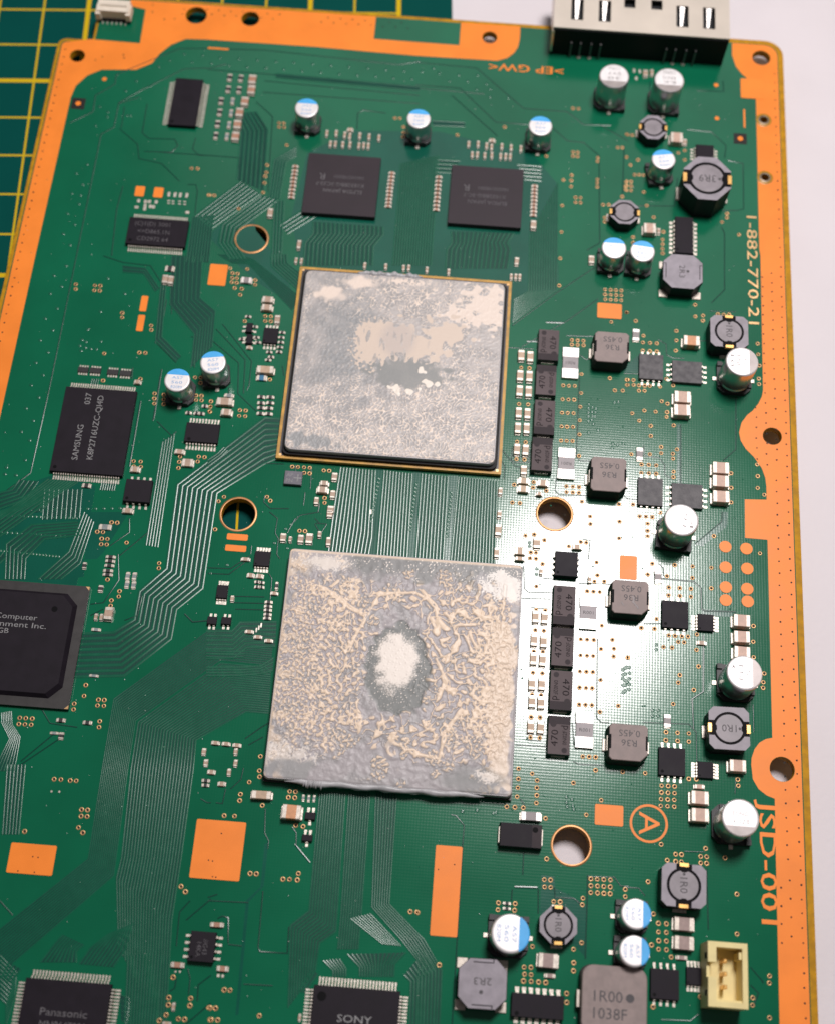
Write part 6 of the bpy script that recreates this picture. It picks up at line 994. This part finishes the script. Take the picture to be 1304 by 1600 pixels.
# upper processor
mb = MB(); sub = 42.5
mb.box(-sub / 2, sub / 2, -sub / 2, sub / 2, .35, 1.15, 1); mb.box(-sub / 2 + .55, sub / 2 - .55, -sub / 2 + .55, sub / 2 - .55, 1.15, 1.17, 0)
cell = link('processor', mb.mesh('processor', ['substrate', 'substrate_edge']), board, (-6.2, 29.7, 0), label='upper large square processor with a brown rim and smeared grey paste on its metal lid')
mb = MB(); mb.prism(rrect(40.6, 40.6, 1.2), 1.16, 1.9, 1); mb.prism(rrect(39.7, 39.7, 1.3), 1.9, 2.97, 0, None, .22, True); link('heat_spreader', mb.mesh('heat_spreader', ['spreader', 'black_plastic']), cell, (.1, -.35, 0))
link('thermal_paste', paste_mesh('thermal_paste', 39.4, 39.4, 3.0, paste_cell, rad=1.2), cell, (.1, -.35, 0), label='thin smeared grey and beige paste with a rubbed centre')
mb = MB()
for sx_, sy_ in ((-1, -1), (-1, 1), (1, 1), (1, -1)): mb.disc(sx_ * (sub / 2 - .75), sy_ * (sub / 2 - .75), .28, 1.175, 0, 12)
link('gold_dots', mb.mesh('gold_dots', ['gold']), cell)
def bead(name, parent, x0, x1, y, z, r0, r1, seed, mname='paste_bead'):
    rs = random.Random(seed); mb = MB(); n = 60; ring = []; ph = [rs.uniform(0, 6) for _ in range(4)]
    for i in range(n):
        f_ = i / (n - 1); x = x0 + (x1 - x0) * f_; r = r0 + (r1 - r0) * (.5 + .25 * math.sin(f_ * 23 + ph[0]) + .25 * math.sin(f_ * 57 + ph[1])); r *= min(1, f_ * 12, (1 - f_) * 12) + .05
        for k in range(8):
            a_ = 2 * math.pi * k / 8; ring.append((x, y + r * math.cos(a_) + .12 * math.sin(f_ * 31 + ph[2]), z + r * 1.1 * math.sin(a_)))
    mb.add(ring, [(i * 8 + k, (i + 1) * 8 + k, (i + 1) * 8 + (k + 1) % 8, i * 8 + (k + 1) % 8) for i in range(n - 1) for k in range(8)], 0, True)
    link(name, mb.mesh(name, [mname]), parent)
bead('paste_bead', cell, -9.5, 3.5, 19.75, 2.6, .35, .75, 4)
# lower processor
mb = MB(); mb.box(-21.3, 21.3, -21.3, 21.3, .35, 1.1, 0)
rsx = link('processor', mb.mesh('processor', ['substrate', 'substrate_edge']), board, (-1.3, -31.1, 0), label='lower large square processor under wormy beige paste with a pale centre spot')
mb = MB(); mb.prism(rrect(42.0, 42.0, .7), 1.15, 1.5, 1); mb.prism(rrect(42.5, 42.2, .9), 1.5, 2.57, 0, None, .2, True); link('heat_spreader', mb.mesh('heat_spreader', ['spreader', 'black_plastic']), rsx)
link('thermal_paste', paste_mesh('thermal_paste', 42.3, 42.0, 2.6, paste_rsx, rad=.9), rsx, label='thick dried paste in wormy beige ridges round a pale oval spot')
bead('paste_bead', rsx, -17.5, 16.5, -21.2, 2.15, .42, .62, 11); bead('paste_bead', rsx, -9.5, 13.0, -21.35, 1.75, .2, .45, 12)
bead('paste_bead', rsx, -14.5, -10.5, -21.4, 2.1, .4, .8, 13)

# ================================================================ connectors
# twin USB socket at the far edge
ux0, ux1, uy = 20.6, 57.9, 110.25; uw = ux1 - ux0; ud = 15.5
mb = MB(); mb.box(0, uw, 0, 2.0, .1, 7.6, 0); usb = link('usb_connector', mb.mesh('usb_connector', ['black_plastic']), board, (ux0, uy, 0), label='steel-shelled connector with black plastic back at the far edge')
slots = [(3.5, 6.1), (9.4, 12.0), (26.0, 28.6), (31.7, 34.3)]
mb = MB(); holes_ = [rect(a_, b_, 2.6, 8.4) for a_, b_ in slots] + [rect(14.8, 17.2, 6.9, 9.5), rect(20.6, 23.0, 6.9, 9.5)]
sheet(mb, [(-.1, .25), (uw + .1, .25), (uw + .1, ud), (-.1, ud)], holes_, 7.7, 8.0, 0, 0, 0)
mb.box(-.1, .25, 2.0, ud, .1, 7.7, 0); mb.box(uw - .25, uw + .1, 2.0, ud, .1, 7.7, 0); mb.box(-.25, .2, -.1, 2.1, 1.0, 7.2, 0)
link('steel_shell', mb.mesh('steel_shell', ['steel']), usb)
mb = MB(); mb.box(.3, uw - .3, 2.05, ud - .2, .3, 6.3, 0); link('socket_interior', mb.mesh('socket_interior', ['slot']), usb)
for a_, b_ in slots:
    mb = MB(); c_ = (a_ + b_) / 2; y0_, y1_ = 4.0, 8.3
    vs_ = [(c_ - .24, y0_, 6.7), (c_ + .24, y0_, 6.7), (c_ + .50, y1_, 7.85), (c_ - .50, y1_, 7.85), (c_ - .28, y0_ - .5, 7.3), (c_ + .28, y0_ - .5, 7.3)]
    mb.add(vs_, [(0, 1, 2, 3), (4, 5, 1, 0)], 0); link('spring_finger', mb.mesh('spring_finger', ['steel_bright']), usb)
for k_ in range(2):
    for j in range(4):
        mb = MB(); x_ = 4.0 + k_ * 20.4 + j * 2.0 + (1.0 if j > 1 else 0) * .3
        mb.box(x_, x_ + .35, -.55, -.2, .05, 4.0 + .3, 0); mb.box(x_, x_ + .35, -.55, 0, 4.0, 4.35, 0); link('pin', mb.mesh('pin', ['usb_pin']), usb)
        mb = MB(); mb.prism(circ(x_ + .17, -.4, .42, 10), .04, .35, 0, None, .15); link('solder_joint', mb.mesh('solder_joint', ['solder']), usb) if j in (1, 2) else None
# cream three-pin header
x, y, w, h = JST
mb = MB(); z = 6.0; tw = .85
mb.box(-w / 2, w / 2, -h / 2, h / 2, .1, 1.6, 0)
mb.box(w / 2 - tw, w / 2, -h / 2 + tw, h / 2 - tw, 1.6, z, 0)
mb.box(-w / 2, w / 2, h / 2 - tw, h / 2, 1.6, z, 0); mb.box(-w / 2, w / 2, -h / 2, -h / 2 + tw, 1.6, z, 0)
mb.box(-w / 2, -w / 2 + tw * 1.6, h * .18, h / 2 - tw, 1.6, z, 0); mb.box(-w / 2, -w / 2 + tw * 1.6, -h / 2 + tw, -h * .05, 1.6, z, 0); mb.box(-w / 2, -w / 2 + tw * .6, -h * .05, h * .18, 1.6, z - 1.2, 0)
mb.box(w / 2 - tw - .45, w / 2 - tw, h * .25, h * .36, 1.6, z - .4, 0); mb.box(-w / 2 + tw * 1.6, w / 2 - tw, -h / 2 + tw, -h / 2 + tw + .35, 1.6, z - .6, 0)
j = link('wire_header', mb.mesh('wire_header', ['cream_plastic']), board, (x, y, 0), label='cream plastic three-pin header near the lower board corner')
for k_ in (-1, 0, 1):
    mb = MB(); mb.prism(rect(-.3, .3, k_ * 2.0 - .3, k_ * 2.0 + .3), 1.6, 4.6, 0, None, .15); link('pin', mb.mesh('pin', ['wire']), j, (-.1, .25, 0))
    mb = MB(); mb.prism(rect(w / 2, w / 2 + .8, k_ * 2.1 - .35, k_ * 2.1 + .35), .04, .3, 0, None, .1); link('solder_joint', mb.mesh('solder_joint', ['solder']), j)
mb = MB(); mb.box(-w / 2 - .04, -w / 2 + .5, h * .24, h * .33, 3.6, 5.2, 0); mb.box(-w / 2 - .04, -w / 2 + .5, -h * .33, -h * .24, 3.6, 5.2, 0); link('latch_slots', mb.mesh('latch_slots', ['black_gap']), j)
# small white socket on the far tab
x, y, w, h = FFC
mb = MB(); mb.box(-w / 2, w / 2, -1.2, 2.2, .9, 3.0, 0, .12); mb.box(-w / 2 - .25, -w / 2 + .9, -1.8, 1.4, .9, 2.6, 0, .1); mb.box(w / 2 - .9, w / 2 + .25, -1.8, 1.4, .9, 2.6, 0, .1); mb.box(-w / 2 + .6, w / 2 - .6, .2, 1.0, 3.0, 3.35, 0, .1)
f = link('ribbon_connector', mb.mesh('ribbon_connector', ['white_plastic']), board, (x, y, 0), label='small white socket on the board tab over the mat')
mb = MB(); mb.box(-w / 2 + .2, w / 2 - .2, -1.5, 1.8, .05, .9); link('base', mb.mesh('base', ['black_plastic']), f)
for k_ in range(6):
    mb = MB(); x_ = -w / 2 + 1.1 + k_ * (w - 2.2) / 5; mb.box(x_ - .14, x_ + .14, -2.3, -1.4, .05, .3); link('pin', mb.mesh('pin', ['solder']), f)

# ---- dust specks lying on the board
mb = MB(); rd = random.Random(21)
for _ in range(420):
    x_ = rd.uniform(-84, 60); y_ = rd.uniform(-95, 105); s_ = rd.uniform(.03, .09)
    mb.add([(x_ + s_, y_, .09), (x_, y_ + s_ * rd.uniform(.5, 1.4), .09), (x_ - s_ * rd.uniform(.5, 2), y_, .09), (x_, y_ - s_, .09), (x_, y_, .09 + s_)], [(0, 1, 4), (1, 2, 4), (2, 3, 4), (3, 0, 4)], 0)
link('dust', mb.mesh('dust', ['dust']), board, kind='stuff')
